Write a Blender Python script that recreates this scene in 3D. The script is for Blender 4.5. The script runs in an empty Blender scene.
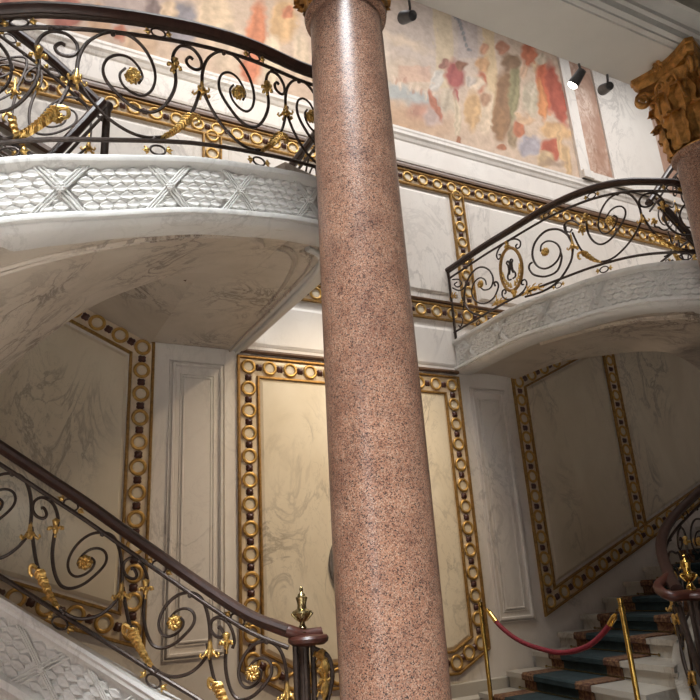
import bpy, bmesh, math, random
import numpy as np
from mathutils import Vector, Matrix
random.seed(7)
scene = bpy.context.scene
COL = scene.collection

# ------------------------------------------------------------------ camera
F_PX = 693.0
EYE = np.array([0.0, 0.0, 1.2])
def _n(v):
    v = np.array(v, float); return v / np.linalg.norm(v)
_Z = _n([-130, 2030, -693]); _X = _n([1350, -150, -693]); _X = _n(_X - _Z * _X.dot(_Z)); _Y = np.cross(_Z, _X)
R3 = np.array([_X, _Y, _Z])                      # camera -> world
cd = bpy.data.cameras.new('camera'); cam = bpy.data.objects.new('camera', cd); COL.objects.link(cam)
cd.sensor_width = 36; cd.lens = 36 * F_PX / 700; cd.clip_start = 0.05; cd.clip_end = 100
_m = Matrix([list(r) for r in R3]).to_4x4(); _m.translation = Vector(EYE); cam.matrix_world = _m
scene.camera = cam
# ------------------------------------------------------------------ exposure, world
vs = scene.view_settings
vs.view_transform = 'Standard'; vs.look = 'None'; vs.gamma = 1.0; vs.use_curve_mapping = False
vs.exposure = 0.0
w = bpy.data.worlds.new('world'); scene.world = w; w.use_nodes = True
w.node_tree.nodes['Background'].inputs[0].default_value = (0.92, 0.94, 1.0, 1)
w.node_tree.nodes['Background'].inputs[1].default_value = 0.03
# ------------------------------------------------------------------ lights
def look(o, tgt):
    d = Vector(tgt) - o.location
    o.rotation_euler = d.to_track_quat('-Z', 'Y').to_euler()
def area(name, loc, tgt, sx, sy, power, col):
    l = bpy.data.lights.new(name, 'AREA'); l.shape = 'RECTANGLE'; l.size = sx; l.size_y = sy
    l.energy = power; l.color = col
    o = bpy.data.objects.new(name, l); COL.objects.link(o); o.location = loc; look(o, tgt); return o
def spot(name, loc, tgt, power, col, ang, blend=0.6, r=0.03):
    l = bpy.data.lights.new(name, 'SPOT'); l.energy = power; l.color = col
    l.spot_size = math.radians(ang); l.spot_blend = blend; l.shadow_soft_size = r
    o = bpy.data.objects.new(name, l); COL.objects.link(o); o.location = loc; look(o, tgt); return o
high = area('winter_garden_high_glass', (-1.0, -0.7, 10.4), (0.5, 3.1, 3.2), 2.6, 1.2, 135, (0.93, 0.97, 1.0)); high.data.spread = math.radians(46)
area('winter_garden_low_window', (-2.1, 0.3, 1.9), (1.2, 1.6, 1.9), 1.0, 2.6, 48, (0.95, 0.97, 1.0))
roof = area('winter_garden_glass_roof', (0.2, -0.9, 8.0), (0.25, 0.2, 0), 4.5, 2.0, 330, (0.97, 0.985, 1.0)); roof.data.spread = math.radians(50)
sky = area('skylight', (4.4, 3.7, 9.4), (4.4, 5.9, 5.2), 10.5, 1.4, 220, (1.0, 0.98, 0.97)); sky.data.spread = math.radians(95)
spot('panel_spotlight', (4.02, 3.22, 4.92), (3.0, 6.0, 1.7), 520, (1.0, 0.78, 0.50), 62, 1.0)
spot('fresco_spotlight', (2.3, 3.25, 4.95), (2.1, 6.0, 6.9), 105, (1.0, 0.86, 0.66), 70, 0.9)

# ------------------------------------------------------------------ projection helpers (photo -> real place)
def ray(x, y): return R3 @ np.array([x - 350.0, 350.0 - y, -F_PX])
def wy(x, y, Y): d = ray(x, y); return Vector(EYE + d * Y / d[1])
def wz(x, y, z): d = ray(x, y); return Vector(EYE + d * (z - EYE[2]) / d[2])

# ------------------------------------------------------------------ materials
def srgb(r, g, b):
    f = lambda c: (c / 255 / 12.92) if c / 255 <= 0.04045 else ((c / 255 + 0.055) / 1.055) ** 2.4
    return (f(r), f(g), f(b), 1)
class NT:
    def __init__(s, name):
        s.m = bpy.data.materials.new(name); s.m.use_nodes = True; s.t = s.m.node_tree
        s.b = s.t.nodes['Principled BSDF']; s.tc = s.t.nodes.new('ShaderNodeTexCoord')
    def new(s, k, **kw):
        n = s.t.nodes.new(k)
        for a, v in kw.items(): setattr(n, a, v)
        return n
    def link(s, a, b): s.t.links.new(a, b)
    def mapping(s, scale=(1, 1, 1), rot=(0, 0, 0), src='Object'):
        m = s.new('ShaderNodeMapping'); m.inputs['Scale'].default_value = scale; m.inputs['Rotation'].default_value = rot
        s.link(s.tc.outputs[src], m.inputs['Vector']); return m.outputs[0]
    def noise(s, vec, scale, detail=4, rough=0.55, dist=0.0):
        n = s.new('ShaderNodeTexNoise'); n.inputs['Scale'].default_value = scale; n.inputs['Detail'].default_value = detail
        n.inputs['Roughness'].default_value = rough; n.inputs['Distortion'].default_value = dist
        s.link(vec, n.inputs['Vector']); return n.outputs['Fac']
    def ramp(s, fac, stops, interp='LINEAR'):
        r = s.new('ShaderNodeValToRGB'); r.color_ramp.interpolation = interp; e = r.color_ramp.elements
        while len(e) < len(stops): e.new(0.5)
        for k, (p, c) in enumerate(stops):
            e[k].position = p; e[k].color = c if len(c) == 4 else (*c, 1)
        s.link(fac, r.inputs[0]); return r.outputs[0]
    def mix(s, fac, a, b, mode='MIX'):
        n = s.new('ShaderNodeMix', data_type='RGBA', blend_type=mode)
        for k, v in ((0, fac), (6, a), (7, b)):
            if isinstance(v, (int, float, tuple)): n.inputs[k].default_value = v
            else: s.link(v, n.inputs[k])
        return n.outputs[2]
    def base(s, v):
        if isinstance(v, tuple): s.b.inputs['Base Color'].default_value = v
        else: s.link(v, s.b.inputs['Base Color'])
    def set(s, **kw):
        for a, v in kw.items(): s.b.inputs[a.replace('_', ' ')].default_value = v
    def bump(s, h, strength=0.3, dist=0.01):
        n = s.new('ShaderNodeBump'); n.inputs['Strength'].default_value = strength; n.inputs['Distance'].default_value = dist
        s.link(h, n.inputs['Height']); s.link(n.outputs[0], s.b.inputs['Normal'])
W1 = (1, 1, 1, 1); K0 = (0, 0, 0, 1)
def marble(name, c0, c1, vein, scale=1.0, rough=0.28, vw=0.035, amt=0.75, rot=(0.4, 0.5, 0.6)):
    n = NT(name); v = n.mapping((scale, scale, scale * 0.55), rot)
    a = n.noise(v, 1.6, 6, 0.62, 1.6)
    d = n.ramp(a, [(0.5 - vw, K0), (0.5, W1), (0.5 + vw, K0)])
    b = n.noise(v, 3.7, 5, 0.6, 2.2)
    d2 = n.ramp(b, [(0.5 - vw * .5, K0), (0.5, (0.55,) * 3), (0.5 + vw * .5, K0)])
    msk = n.ramp(n.noise(v, 0.9, 3), [(0.42, K0), (0.62, W1)])
    cl = n.ramp(n.noise(v, 1.1, 5, 0.6, 0.6), [(0.3, c0), (0.7, c1)])
    vv = n.mix(1.0, n.mix(1.0, d, d2, 'LIGHTEN'), msk, 'MULTIPLY')
    f = n.new('ShaderNodeMath', operation='MULTIPLY'); n.link(vv, f.inputs[0]); f.inputs[1].default_value = amt
    n.base(n.mix(f.outputs[0], cl, vein)); n.set(Roughness=rough); n.b.inputs['Specular IOR Level'].default_value = 0.45
    return n.m
M = {}
M['wall'] = marble('white_wall_marble', srgb(214, 205, 196), srgb(228, 222, 214), srgb(160, 152, 146), 1.0, 0.42, 0.035, 0.55)
M['panel'] = marble('veined_panel_marble', srgb(206, 192, 168), srgb(222, 210, 188), srgb(124, 112, 98), 1.35, 0.36, 0.04, 0.6, (0.3, 0.9, 0.5))
M['skirt'] = marble('skirting_marble', srgb(168, 162, 152), srgb(188, 182, 170), srgb(140, 126, 112), 1.6, 0.3)
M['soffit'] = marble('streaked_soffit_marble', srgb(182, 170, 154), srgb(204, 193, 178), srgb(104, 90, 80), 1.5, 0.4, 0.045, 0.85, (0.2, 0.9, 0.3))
M['carved'] = marble('carved_white_marble', srgb(196, 194, 190), srgb(216, 214, 208), srgb(130, 126, 120), 1.4, 0.42, 0.03, 0.35)
M['pinkmarble'] = marble('brown_pink_marble', srgb(150, 112, 92), srgb(190, 156, 136), srgb(226, 206, 190), 3.2, 0.3, 0.08, 0.8)
def simple(name, c, rough=0.5, metal=0.0, ns=30, amt=0.25, bump=0.0):
    n = NT(name); v = n.mapping()
    k = n.noise(v, ns, 4)
    dark = tuple(x * (1 - amt) for x in c[:3]) + (1,); lite = tuple(min(1, x * (1 + amt)) for x in c[:3]) + (1,)
    n.base(n.ramp(k, [(0.3, dark), (0.7, lite)])); n.set(Roughness=rough, Metallic=metal)
    if bump: n.bump(k, bump, 0.004)
    return n.m
M['iron'] = simple('dark_wrought_iron', srgb(58, 46, 39), 0.42, 0.4, 40, 0.3, 0.2)
M['rail'] = simple('dark_wood_handrail', srgb(54, 34, 27), 0.4, 0.0, 25, 0.3)
M['cap'] = simple('red_brown_volute_cap', srgb(70, 36, 27), 0.4, 0.0, 25, 0.3)
M['gold'] = simple('worn_gilding', srgb(206, 168, 98), 0.32, 0.8, 60, 0.4, 0.4)
M['band_gold'] = simple('gilded_bronze_band', srgb(158, 122, 68), 0.42, 0.55, 30, 0.35, 0.2)
M['ring_gold'] = simple('gilded_ring_bronze', srgb(192, 152, 84), 0.36, 0.55, 30, 0.3, 0.2)
M['capital'] = simple('aged_gilded_capital', srgb(178, 130, 70), 0.36, 0.75, 18, 0.5, 0.5)
M['inlay'] = simple('cream_inlay_marble', srgb(214, 196, 170), 0.3, 0, 14, 0.12)
M['boss'] = simple('dark_red_marble_boss', srgb(74, 42, 34), 0.3, 0, 50, 0.4)
M['brass'] = simple('polished_brass', srgb(205, 170, 92), 0.16, 1.0, 20, 0.12)
M['silverbrass'] = simple('tarnished_brass', srgb(158, 142, 102), 0.26, 0.95, 30, 0.3)
M['rope'] = simple('burgundy_velvet_rope', srgb(108, 16, 32), 0.75, 0, 60, 0.3, 0.5)
M['plaster'] = simple('grey_painted_plaster', srgb(206, 201, 192), 0.7, 0, 3, 0.04)
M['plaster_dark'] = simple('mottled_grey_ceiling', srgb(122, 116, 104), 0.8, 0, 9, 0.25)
M['lamp'] = simple('grey_lamp_metal', srgb(92, 90, 90), 0.4, 0.6, 30, 0.15)
M['plaque'] = simple('bronze_grey_relief', srgb(122, 114, 106), 0.4, 0.4, 25, 0.3, 0.3)
M['floor'] = marble('pale_floor_marble', srgb(196, 192, 184), srgb(212, 208, 200), srgb(140, 134, 126), 1.6, 0.25)
M['floor_dark'] = marble('low_bounce_floor_marble', srgb(92, 66, 50), srgb(108, 80, 62), srgb(60, 46, 38), 1.6, 0.3)  # invented dark tone that soaks up bounce light below the stairs
M['ledge_dark'] = simple('brown_marble_ledge', srgb(98, 72, 52), 0.35, 0, 20, 0.3)
M['stringer'] = simple('brown_shaded_oak', srgb(104, 82, 66), 0.45, 0, 20, 0.25)
_t = M['capital'].node_tree; _b = _t.nodes['Principled BSDF']; _v = _t.nodes.new('ShaderNodeTexVoronoi'); _v.inputs['Scale'].default_value = 34
_bp = _t.nodes.new('ShaderNodeBump'); _bp.inputs['Strength'].default_value = 0.5; _bp.inputs['Distance'].default_value = 0.006; _bp.invert = True
_t.links.new(_v.outputs['Distance'], _bp.inputs['Height']); _t.links.new(_bp.outputs[0], _b.inputs['Normal'])
n = NT('lit_lamp_lens'); n.set(Emission_Color=(1, 0.93, 0.8, 1)); n.b.inputs['Emission Strength'].default_value = 22; M['lens'] = n.m
n = NT('dark_lamp_lens'); n.base(srgb(40, 40, 44)); n.set(Roughness=0.12); M['lens_off'] = n.m
# granite
n = NT('red_granite'); v = n.mapping()
vo = n.new('ShaderNodeTexVoronoi'); vo.inputs['Scale'].default_value = 230; n.link(v, vo.inputs['Vector'])
sep = n.new('ShaderNodeSeparateColor'); n.link(vo.outputs['Color'], sep.inputs[0])
c = n.ramp(sep.outputs[0], [(0, srgb(46, 34, 34)), (0.11, srgb(56, 42, 40)), (0.15, srgb(118, 90, 74)), (0.45, srgb(160, 120, 98)), (0.7, srgb(178, 142, 120)), (0.86, srgb(190, 170, 152)), (1, srgb(136, 120, 108))], 'LINEAR')
big = n.ramp(n.noise(v, 5, 5, 0.7), [(0.3, srgb(196, 180, 176)), (0.7, srgb(255, 246, 240))])
dk = n.ramp(n.noise(v, 42, 3, 0.6), [(0.60, W1), (0.68, (0.42, 0.36, 0.36, 1))])
n.base(n.mix(1.0, n.mix(1.0, c, big, 'MULTIPLY'), dk, 'MULTIPLY')); n.set(Roughness=0.33); M['granite'] = n.m
# carpet
def carpet(name, a, b, s):
    n = NT(name); v = n.mapping(); k = n.noise(v, s, 3)
    n.base(n.ramp(k, [(0.42, a), (0.58, b)])); n.set(Roughness=0.95); n.bump(n.noise(v, 300, 2), 0.4, 0.003); return n.m
M['carpet'] = carpet('blue_green_stair_carpet', srgb(27, 43, 47), srgb(35, 52, 56), 9)
M['carpet_edge'] = carpet('red_gold_carpet_border', srgb(78, 48, 36), srgb(124, 92, 64), 30)
# fresco : painted colour carried by the surface itself
n = NT('fresco_paint'); at = n.new('ShaderNodeVertexColor', layer_name='paint'); v = n.mapping()
n.base(n.mix(0.5, at.outputs[0], n.ramp(n.noise(v, 7, 7, 0.7), [(0.35, srgb(186, 172, 160)), (0.65, srgb(252, 244, 236))]), 'MULTIPLY'))
n.set(Roughness=0.85); M['fresco'] = n.m

# ------------------------------------------------------------------ object helpers
def tag(o, label=None, cat=None, group=None, kind=None):
    if label: o['label'] = label
    if cat: o['category'] = cat
    if group: o['group'] = group
    if kind: o['kind'] = kind
    return o
def empty(name, loc, label=None, cat=None, group=None):
    o = bpy.data.objects.new(name, None); o.empty_display_size = 0.1; COL.objects.link(o); o.location = loc
    return tag(o, label, cat, group)
def wloc(o):
    p = Vector((0, 0, 0))
    while o is not None: p += o.location; o = o.parent
    return p
def mesh(name, V, Fc, mat, smooth=False):
    me = bpy.data.meshes.new(name); me.from_pydata([tuple(v) for v in V], [], Fc); me.materials.append(mat)
    if smooth: me.polygons.foreach_set('use_smooth', [True] * len(me.polygons))
    me.update(); return me
class MB:
    """collects shapes in world coordinates and links them as ONE object"""
    def __init__(s): s.V = []; s.F = []
    def add(s, V, Fc):
        k = len(s.V); s.V += [Vector(v) for v in V]; s.F += [tuple(i + k for i in f) for f in Fc]; return s
    def box(s, a, b):
        x0, y0, z0 = a; x1, y1, z1 = b
        return s.add([(x0, y0, z0), (x1, y0, z0), (x1, y1, z0), (x0, y1, z0), (x0, y0, z1), (x1, y0, z1), (x1, y1, z1), (x0, y1, z1)],
                     [(0, 3, 2, 1), (4, 5, 6, 7), (0, 1, 5, 4), (1, 2, 6, 5), (2, 3, 7, 6), (3, 0, 4, 7)])
    def tube(s, P, r, n=6, flat=1.0, cap=True):
        P = [Vector(p) for p in P]; m = len(P); V = []; up = None
        for i, p in enumerate(P):
            t = (P[min(i + 1, m - 1)] - P[max(i - 1, 0)])
            if t.length < 1e-9: t = Vector((0, 0, 1))
            t.normalize()
            if up is None:
                up = Vector((0, 0, 1)) if abs(t.z) < 0.9 else Vector((1, 0, 0))
            u = up - t * up.dot(t)
            if u.length < 1e-6: u = t.orthogonal()
            u.normalize(); up = u; q = t.cross(u)
            rr = r(i / (m - 1)) if callable(r) else r
            for k in range(n):
                a = 2 * math.pi * k / n; V.append(p + u * (math.cos(a) * rr) + q * (math.sin(a) * rr * flat))
        Fc = [(i * n + k, i * n + (k + 1) % n, (i + 1) * n + (k + 1) % n, (i + 1) * n + k) for i in range(m - 1) for k in range(n)]
        if cap: Fc += [tuple(range(n))[::-1], tuple((m - 1) * n + k for k in range(n))]
        return s.add(V, Fc)
    def lathe(s, prof, c=(0, 0, 0), n=20, M4=None):
        V = []; c = Vector(c)
        for r, z in prof:
            for k in range(n):
                a = 2 * math.pi * k / n; p = Vector((r * math.cos(a), r * math.sin(a), z))
                V.append((M4 @ p) if M4 else (p + c))
        m = len(prof)
        Fc = [(i * n + k, i * n + (k + 1) % n, (i + 1) * n + (k + 1) % n, (i + 1) * n + k) for i in range(m - 1) for k in range(n)]
        Fc += [tuple(range(n))[::-1], tuple((m - 1) * n + k for k in range(n))]
        return s.add(V, Fc)
    def sections(s, S, closed=True, caps=True):
        """loft through equal-length point loops"""
        n = len(S[0]); V = [p for r in S for p in r]; kk = n if closed else n - 1
        Fc = [(i * n + k, i * n + (k + 1) % n, (i + 1) * n + (k + 1) % n, (i + 1) * n + k) for i in range(len(S) - 1) for k in range(kk)]
        if caps and closed: Fc += [tuple(range(n))[::-1], tuple((len(S) - 1) * n + k for k in range(n))]
        return s.add(V, Fc)
    def build(s, name, mat, parent=None, smooth=False, kind=None, base=None):
        off = wloc(parent) if parent else Vector(base) if base else Vector((0, 0, 0))
        me = mesh(name, [v - off for v in s.V], s.F, mat, smooth)
        o = bpy.data.objects.new(name, me); COL.objects.link(o)
        if parent: o.parent = parent
        else: o.location = off
        if smooth:
            try: me.set_sharp_from_angle(angle=math.radians(38))
            except Exception: pass
        if kind: o['kind'] = kind
        return o
def inst(name, me, parent, M4):
    """place a shared mesh, given in world space, under its parent"""
    o = bpy.data.objects.new(name, me); COL.objects.link(o); o.parent = parent
    m = M4.copy(); m.translation = m.translation - wloc(parent); o.matrix_basis = m
    return o
def sub(name, me, par, pm, M4):
    o = bpy.data.objects.new(name, me); COL.objects.link(o); o.parent = par; o.matrix_basis = pm.inverted() @ M4; return o
def fr(p, x, y, z, s=1.0):
    m = Matrix((x, y, z)).transposed() * s; m = m.to_4x4(); m.translation = p; return m
def catmull(P, sub=8):
    P = [Vector(p) for p in P]; Q = [2 * P[0] - P[1]] + P + [2 * P[-1] - P[-2]]; out = []
    for i in range(1, len(Q) - 2):
        a, b, c, d = Q[i - 1:i + 3]
        for k in range(sub):
            t = k / sub; out.append(0.5 * ((2 * b) + (c - a) * t + (2 * a - 5 * b + 4 * c - d) * t * t + (3 * b - a - 3 * c + d) * t ** 3))
    out.append(P[-1]); return out
class Path:
    """dense 3D path, addressed by horizontal length s; normal points to the chosen side"""
    def __init__(s, P, side=1, sub=8, dense=False):
        s.P = [Vector(p) for p in P] if dense else catmull(P, sub); s.S = [0.0]; s.side = side; s.side_cut = None
        for a, b in zip(s.P, s.P[1:]): s.S.append(s.S[-1] + math.hypot(b.x - a.x, b.y - a.y) + 1e-9)
        s.L = s.S[-1]
    def at(s, x):
        x = min(max(x, 0), s.L); i = int(np.searchsorted(s.S, x)); i = min(max(i, 1), len(s.S) - 1)
        t = (x - s.S[i - 1]) / (s.S[i] - s.S[i - 1]); return s.P[i - 1].lerp(s.P[i], t)
    def tan(s, x):
        a = s.at(x - 0.03); b = s.at(x + 0.03); t = b - a; return t.normalized()
    def nrm(s, x):
        t = s.tan(x); v = Vector((t.y, -t.x, 0)) * s.side; return v.normalized()
    def find(s, px, py=None):
        best = min(range(len(s.P)), key=lambda i: abs(proj(s.P[i])[0] - px) + (400 if s.side_cut and s.P[i].y > s.side_cut else 0)); return s.S[best]
def proj(p):
    q = R3.T @ (np.array(p, float) - EYE); return (350 + F_PX * q[0] / -q[2], 350 - F_PX * q[1] / -q[2])

# ------------------------------------------------------------------ room shell
WY = 6.0
wall = MB().box((-2.2, WY, 0), (10.4, WY + 0.3, 10.2)).build('wall_back', M['wall'], kind='structure')
MB().box((-2.5, -4.0, 0), (-2.2, WY + 0.3, 3.6)).build('wall_left', M['pinkmarble'], kind='structure')
MB().box((10.4, -1.0, 0), (10.7, WY + 0.3, 10.2)).build('wall_right', M['wall'], kind='structure')
MB().box((-2.5, 3.2, 3.6), (-2.2, WY + 0.3, 10.2)).build('wall_upper_left', M['wall'], kind='structure')
MB().box((-2.5, -4.5, -0.2), (10.7, 2.0, 0)).build('floor', M['floor'], kind='structure')
MB().box((-2.5, 2.0, -0.2), (10.7, WY + 0.3, 0)).build('floor_inner', M['floor_dark'], kind='structure')  # unseen floor strip, added dark so the walls catch less bounced light
# beam over the columns and the ceiling before it
bm_ = MB()
prof = [(3.10, 5.10), (2.66, 5.10), (2.66, 5.125), (2.62, 5.125), (2.62, 5.15), (2.59, 5.17), (2.59, 5.24), (2.565, 5.255), (2.565, 5.30), (2.50, 5.37), (2.47, 5.37), (2.47, 5.9), (3.10, 5.9)]
bm_.sections([[Vector((x, y, z)) for y, z in prof] for x in (-2.2, 10.4)])
beam = bm_.build('trim_1', M['plaster'], kind='structure')
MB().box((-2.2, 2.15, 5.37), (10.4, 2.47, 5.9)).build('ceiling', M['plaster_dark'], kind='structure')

# ------------------------------------------------------------------ wall panels (parts of the back wall)
def offset2(P, d, closed):
    out = []; m = len(P)
    for i in range(m):
        a = P[i - 1] if (closed or i > 0) else None; c = P[(i + 1) % m] if (closed or i < m - 1) else None; b = P[i]
        ns = []
        for u, v in ((a, b), (b, c)):
            if u is None or v is None: continue
            dx, dz = v[0] - u[0], v[1] - u[1]; l = math.hypot(dx, dz); ns.append((-dz / l, dx / l))
        if len(ns) == 1: nx, nz = ns[0]; k = 1
        else:
            nx, nz = ns[0][0] + ns[1][0], ns[0][1] + ns[1][1]; l = math.hypot(nx, nz); nx /= l; nz /= l
            k = 1 / max(0.3, nx * ns[0][0] + nz * ns[0][1])
        out.append((b[0] + nx * d * k, b[1] + nz * d * k))
    return out
def strip(mb, P, d0, d1, t, closed, y0=WY, lip=0.0):
    """a bar lying on the wall between two offsets of a polyline, t proud of it"""
    A = offset2(P, d0, closed); B = offset2(P, d1, closed); S = []
    e = (d1 - d0) * 0.22
    A2 = offset2(P, d0 + e, closed); B2 = offset2(P, d1 - e, closed)
    for a, a2, b2, b in zip(A, A2, B2, B):
        S.append([Vector((a[0], y0 + .004, a[1])), Vector((a[0], y0 - t * .6, a[1])), Vector((a2[0], y0 - t, a2[1])), Vector((b2[0], y0 - t, b2[1])), Vector((b[0], y0 - t * .6, b[1])), Vector((b[0], y0 + .004, b[1]))])
    if closed: S.append(S[0])
    mb.sections(S, True, not closed)
def panel(poly, name='marble_panel', mat=None, t=0.022, lab=None, mold=0.03):
    m = MB(); In = offset2(poly, mold, True)
    m.add([(x, WY - t * .3, z) for x, z in poly] + [(x, WY - t, z) for x, z in In] + [(x, WY + .004, z) for x, z in poly], [])
    k = len(poly); m.F.append(tuple(range(k, 2 * k))); 
    for i in range(k):
        j = (i + 1) % k; m.F.append((i, j, k + j, k + i)); m.F.append((2 * k + i, 2 * k + j, j, i))
    o = m.build(name, mat or M['panel'], wall)
    if lab: o['label'] = lab
    return o
def rect(x0, x1, z0, z1): return [(x0, z0), (x1, z0), (x1, z1), (x0, z1)]
def ogee(poly, name='panel_molding', w_=0.03, t=0.03, mat=None):
    m = MB(); strip(m, poly, -w_, 0, t, True); strip(m, poly, 0.012, 0.024, t * .6, True)
    return m.build(name, mat or M['wall'], wall)
BW = 0.11     # half width of ring bands
cen = [(2.16, 0.66), (2.16, 3.24), (4.53, 3.24), (4.53, 0.60), (4.22, 0.45), (2.52, 0.47)]
cin = offset2(cen, -BW, True)
panel(list(reversed(cin)) if False else cin[::-1], lab='tall warm lit marble panel in the middle of the wall')
# left frame (follows the flight) and right frame
SL, SR = 0.41, 0.405
Lb0 = wy(0, 574.6, WY); Lb1 = wy(114, 608, WY); sl = (Lb1.z - Lb0.z) / (Lb1.x - Lb0.x)
lz = lambda x: Lb0.z + sl * (x - Lb0.x) - 0.13
lef = [(-1.8, 3.33 + 0.47 * 2.97), (1.17, 3.33), (1.17, lz(1.17)), (-1.8, lz(-1.8))]
panel([( -1.8, lef[0][1] - .2), (-1.8, lef[3][1] + .14), (1.05, lz(1.05) + .14), (1.05, 3.24)], lab='shaded marble panel behind the left flight')
rz = lambda x: 0.92 + SR * (x - 5.51)
rig = [(9.6, 3.36 + 0.47 * 4.1), (5.51, 3.36), (5.51, rz(5.51)), (9.6, rz(9.6))]
panel([(5.63, rz(5.63) + .14), (6.98, rz(6.98) + .14), (6.98, 3.36 + 0.47 * 1.47 - .13), (5.63, 3.30)], lab='shaded marble panel above the carpeted steps')
panel([(7.24, rz(7.24) + .14), (9.6, rz(9.6) + .14), (9.6, 3.36 + 0.47 * 4.1 - .13), (7.24, 3.36 + 0.47 * 1.73 - .13)], lab='dark marble panel at the far right of the wall')
for x0, x1, z0 in ((1.44, 1.91, 0.75), (4.80, 5.26, 0.78)):
    p = rect(x0, x1, z0, 3.22); ogee(p[::-1]); 
    q = rect(x0 + .1, x1 - .1, z0 + .1, 3.10); ogee(q[::-1], w_=0.018, t=0.016); panel(q, t=0.01, mold=.015, mat=M['wall'])
for x0, x1 in ((-1.6, 1.62), (1.98, 4.78), (5.08, 9.5)):
    panel(rect(x0, x1, 4.34, 5.68), mat=M['wall'])
panel(rect(2.06, 4.64, 3.46, 3.92), mat=M['wall'], t=.012)

# ledges
def ledge(prof, x0, x1, name, mat):
    return MB().sections([[Vector((x, WY - o, z)) for o, z in prof] for x in (x0, x1)]).build(name, mat, wall)
ledge([(-.01, 6.04), (.03, 6.04), (.035, 6.07), (.02, 6.08), (.02, 6.34), (.03, 6.36), (.04, 6.40), (.055, 6.43), (.055, 6.47), (.06, 6.49), (.06, 6.52), (-.01, 6.54)], -2.2, 10.4, 'fresco_ledge', M['wall'])
ledge([(-.01, 5.955), (.05, 5.955), (.05, 5.985), (.03, 6.0), (.02, 6.04), (-.01, 6.04)], -2.2, 10.4, 'brown_molding', M['ledge_dark'])
ledge([(-.01, 4.225), (.04, 4.225), (.045, 4.245), (.03, 4.258), (-.01, 4.262)], -2.2, 10.4, 'brown_molding', M['ledge_dark'])
ledge([(-.01, 3.375), (.04, 3.375), (.05, 3.39), (.045, 3.41), (.02, 3.42), (-.01, 3.42)], 2.06, 4.63, 'brown_molding', M['ledge_dark'])
ledge([(-.01, 0), (.05, 0), (.05, .12), (.02, .15), (.02, .26), (-.01, .28)], 1.3, 4.9, 'skirting', M['skirt'])

# ------------------------------------------------------------------ ring bands
def ring_mesh():
    R_, r = 0.060, 0.0155; V = []; Fc = []; n1, n2 = 20, 6
    for i in range(n1):
        a = 2 * math.pi * i / n1
        for k in range(n2):
            b = 2 * math.pi * k / n2; q = R_ + r * math.cos(b); V.append((q * math.cos(a), -0.012 + r * 0.9 * math.sin(b), q * math.sin(a)))
    for i in range(n1):
        for k in range(n2):
            Fc.append((i * n2 + k, i * n2 + (k + 1) % n2, (i + 1) % n1 * n2 + (k + 1) % n2, (i + 1) % n1 * n2 + k))
    return mesh('ring', V, Fc, M['ring_gold'], True)
def boss_mesh():
    V = [(0, -0.034, 0)]; Fc = []; k = 12
    for rr, y in ((0.6, -0.026), (1.0, -0.004)):
        for i in range(k):
            a = 2 * math.pi * i / k; q = rr * (0.034 - 0.006 * math.cos(4 * a)); V.append((q * math.cos(a), y, q * 1.1 * math.sin(a)))
    for i in range(k):
        j = (i + 1) % k; Fc += [(0, 1 + i, 1 + j), (1 + i, 1 + k + i, 1 + k + j, 1 + j)]
    return mesh('boss', V, Fc, M['boss'], True)
RING, BOSS = ring_mesh(), boss_mesh()
def disc_mesh():
    k = 16; V = [(0, -0.010, 0)] + [(0.055 * math.cos(2 * math.pi * i / k), -0.006, 0.055 * math.sin(2 * math.pi * i / k)) for i in range(k)]
    return mesh('roundel', V, [(0, 1 + i, 1 + (i + 1) % k) for i in range(k)], M['panel'], True)
ROUND = disc_mesh()
def band(name, P, closed, label, group=None, pitch=0.217, hw=BW, s0=1.0, x_from=None, x_to=None):
    base = (sum(p[0] for p in P) / len(P), WY, min(p[1] for p in P))
    t = empty(name, base, label, 'molding', group)
    m = MB(); strip(m, P, -hw + .02, hw - .02, 0.008, closed); m.build('inlay_strip', M['inlay'], t)
    for a, b in ((-hw, -hw + .026), (hw - .026, hw)):
        m = MB(); strip(m, P, a, b, 0.034, closed)
        m.build('gilt_rail', M['band_gold'], t)
    Q = P + [P[0]] if closed else P
    for i, (a, b) in enumerate(zip(Q, Q[1:])):
        l = math.hypot(b[0] - a[0], b[1] - a[1]); c = max(1, round(l / pitch)); ang = math.atan2(b[1] - a[1], b[0] - a[0])
        for k in range(c + (1 if (not closed and i == len(Q) - 2) else 0)):
            for me, off in ((RING, 0), (BOSS, 0.5)):
                if off and k >= c: continue
                f_ = (k + off) / c; x = a[0] + (b[0] - a[0]) * f_; z = a[1] + (b[1] - a[1]) * f_
                if proj((x, WY, z))[0] < -25 or proj((x, WY, z))[0] > 725: continue
                m4 = Matrix.Translation((x, WY - 0.008, z)) @ Matrix.Rotation(-ang, 4, 'Y') @ Matrix.Scale(s0, 4)
                ri = inst(me.name, me, t, m4)
                if me is RING: sub('roundel', ROUND, ri, m4, m4)
    return t
band('ring_band', cen, True, 'gilded ring band framing the tall lit panel in the middle')
band('ring_band', lef, False, 'gilded ring band around the shaded panel behind the left handrail')
band('ring_band', rig, False, 'dark gilded ring band around the shaded panels above the carpeted steps', hw=.1, pitch=.232)
band('ring_band', [(7.11, 3.36 + 0.47 * 1.6 - .1), (7.11, rz(7.11) + .1)], False, 'upright ring band dividing the two shaded panels at right', hw=.1, pitch=.232)
band('ring_band', [(-1.0, 4.11), (9.0, 4.11)], False, 'horizontal gilded ring band at mid height behind the right balustrade', hw=.10)
band('ring_band', [(-1.8, 5.84), (9.6, 5.84)], False, 'long gilded ring band under the fresco ledge', hw=.105)
band('ring_band', [(4.93, 5.74), (4.93, 4.21)], False, 'short upright ring band just right of the front column', hw=.105)
band('ring_band', [(1.80, 5.74), (1.80, 4.21)], False, 'short upright ring band seen through the left upper balustrade', hw=.105)

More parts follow.
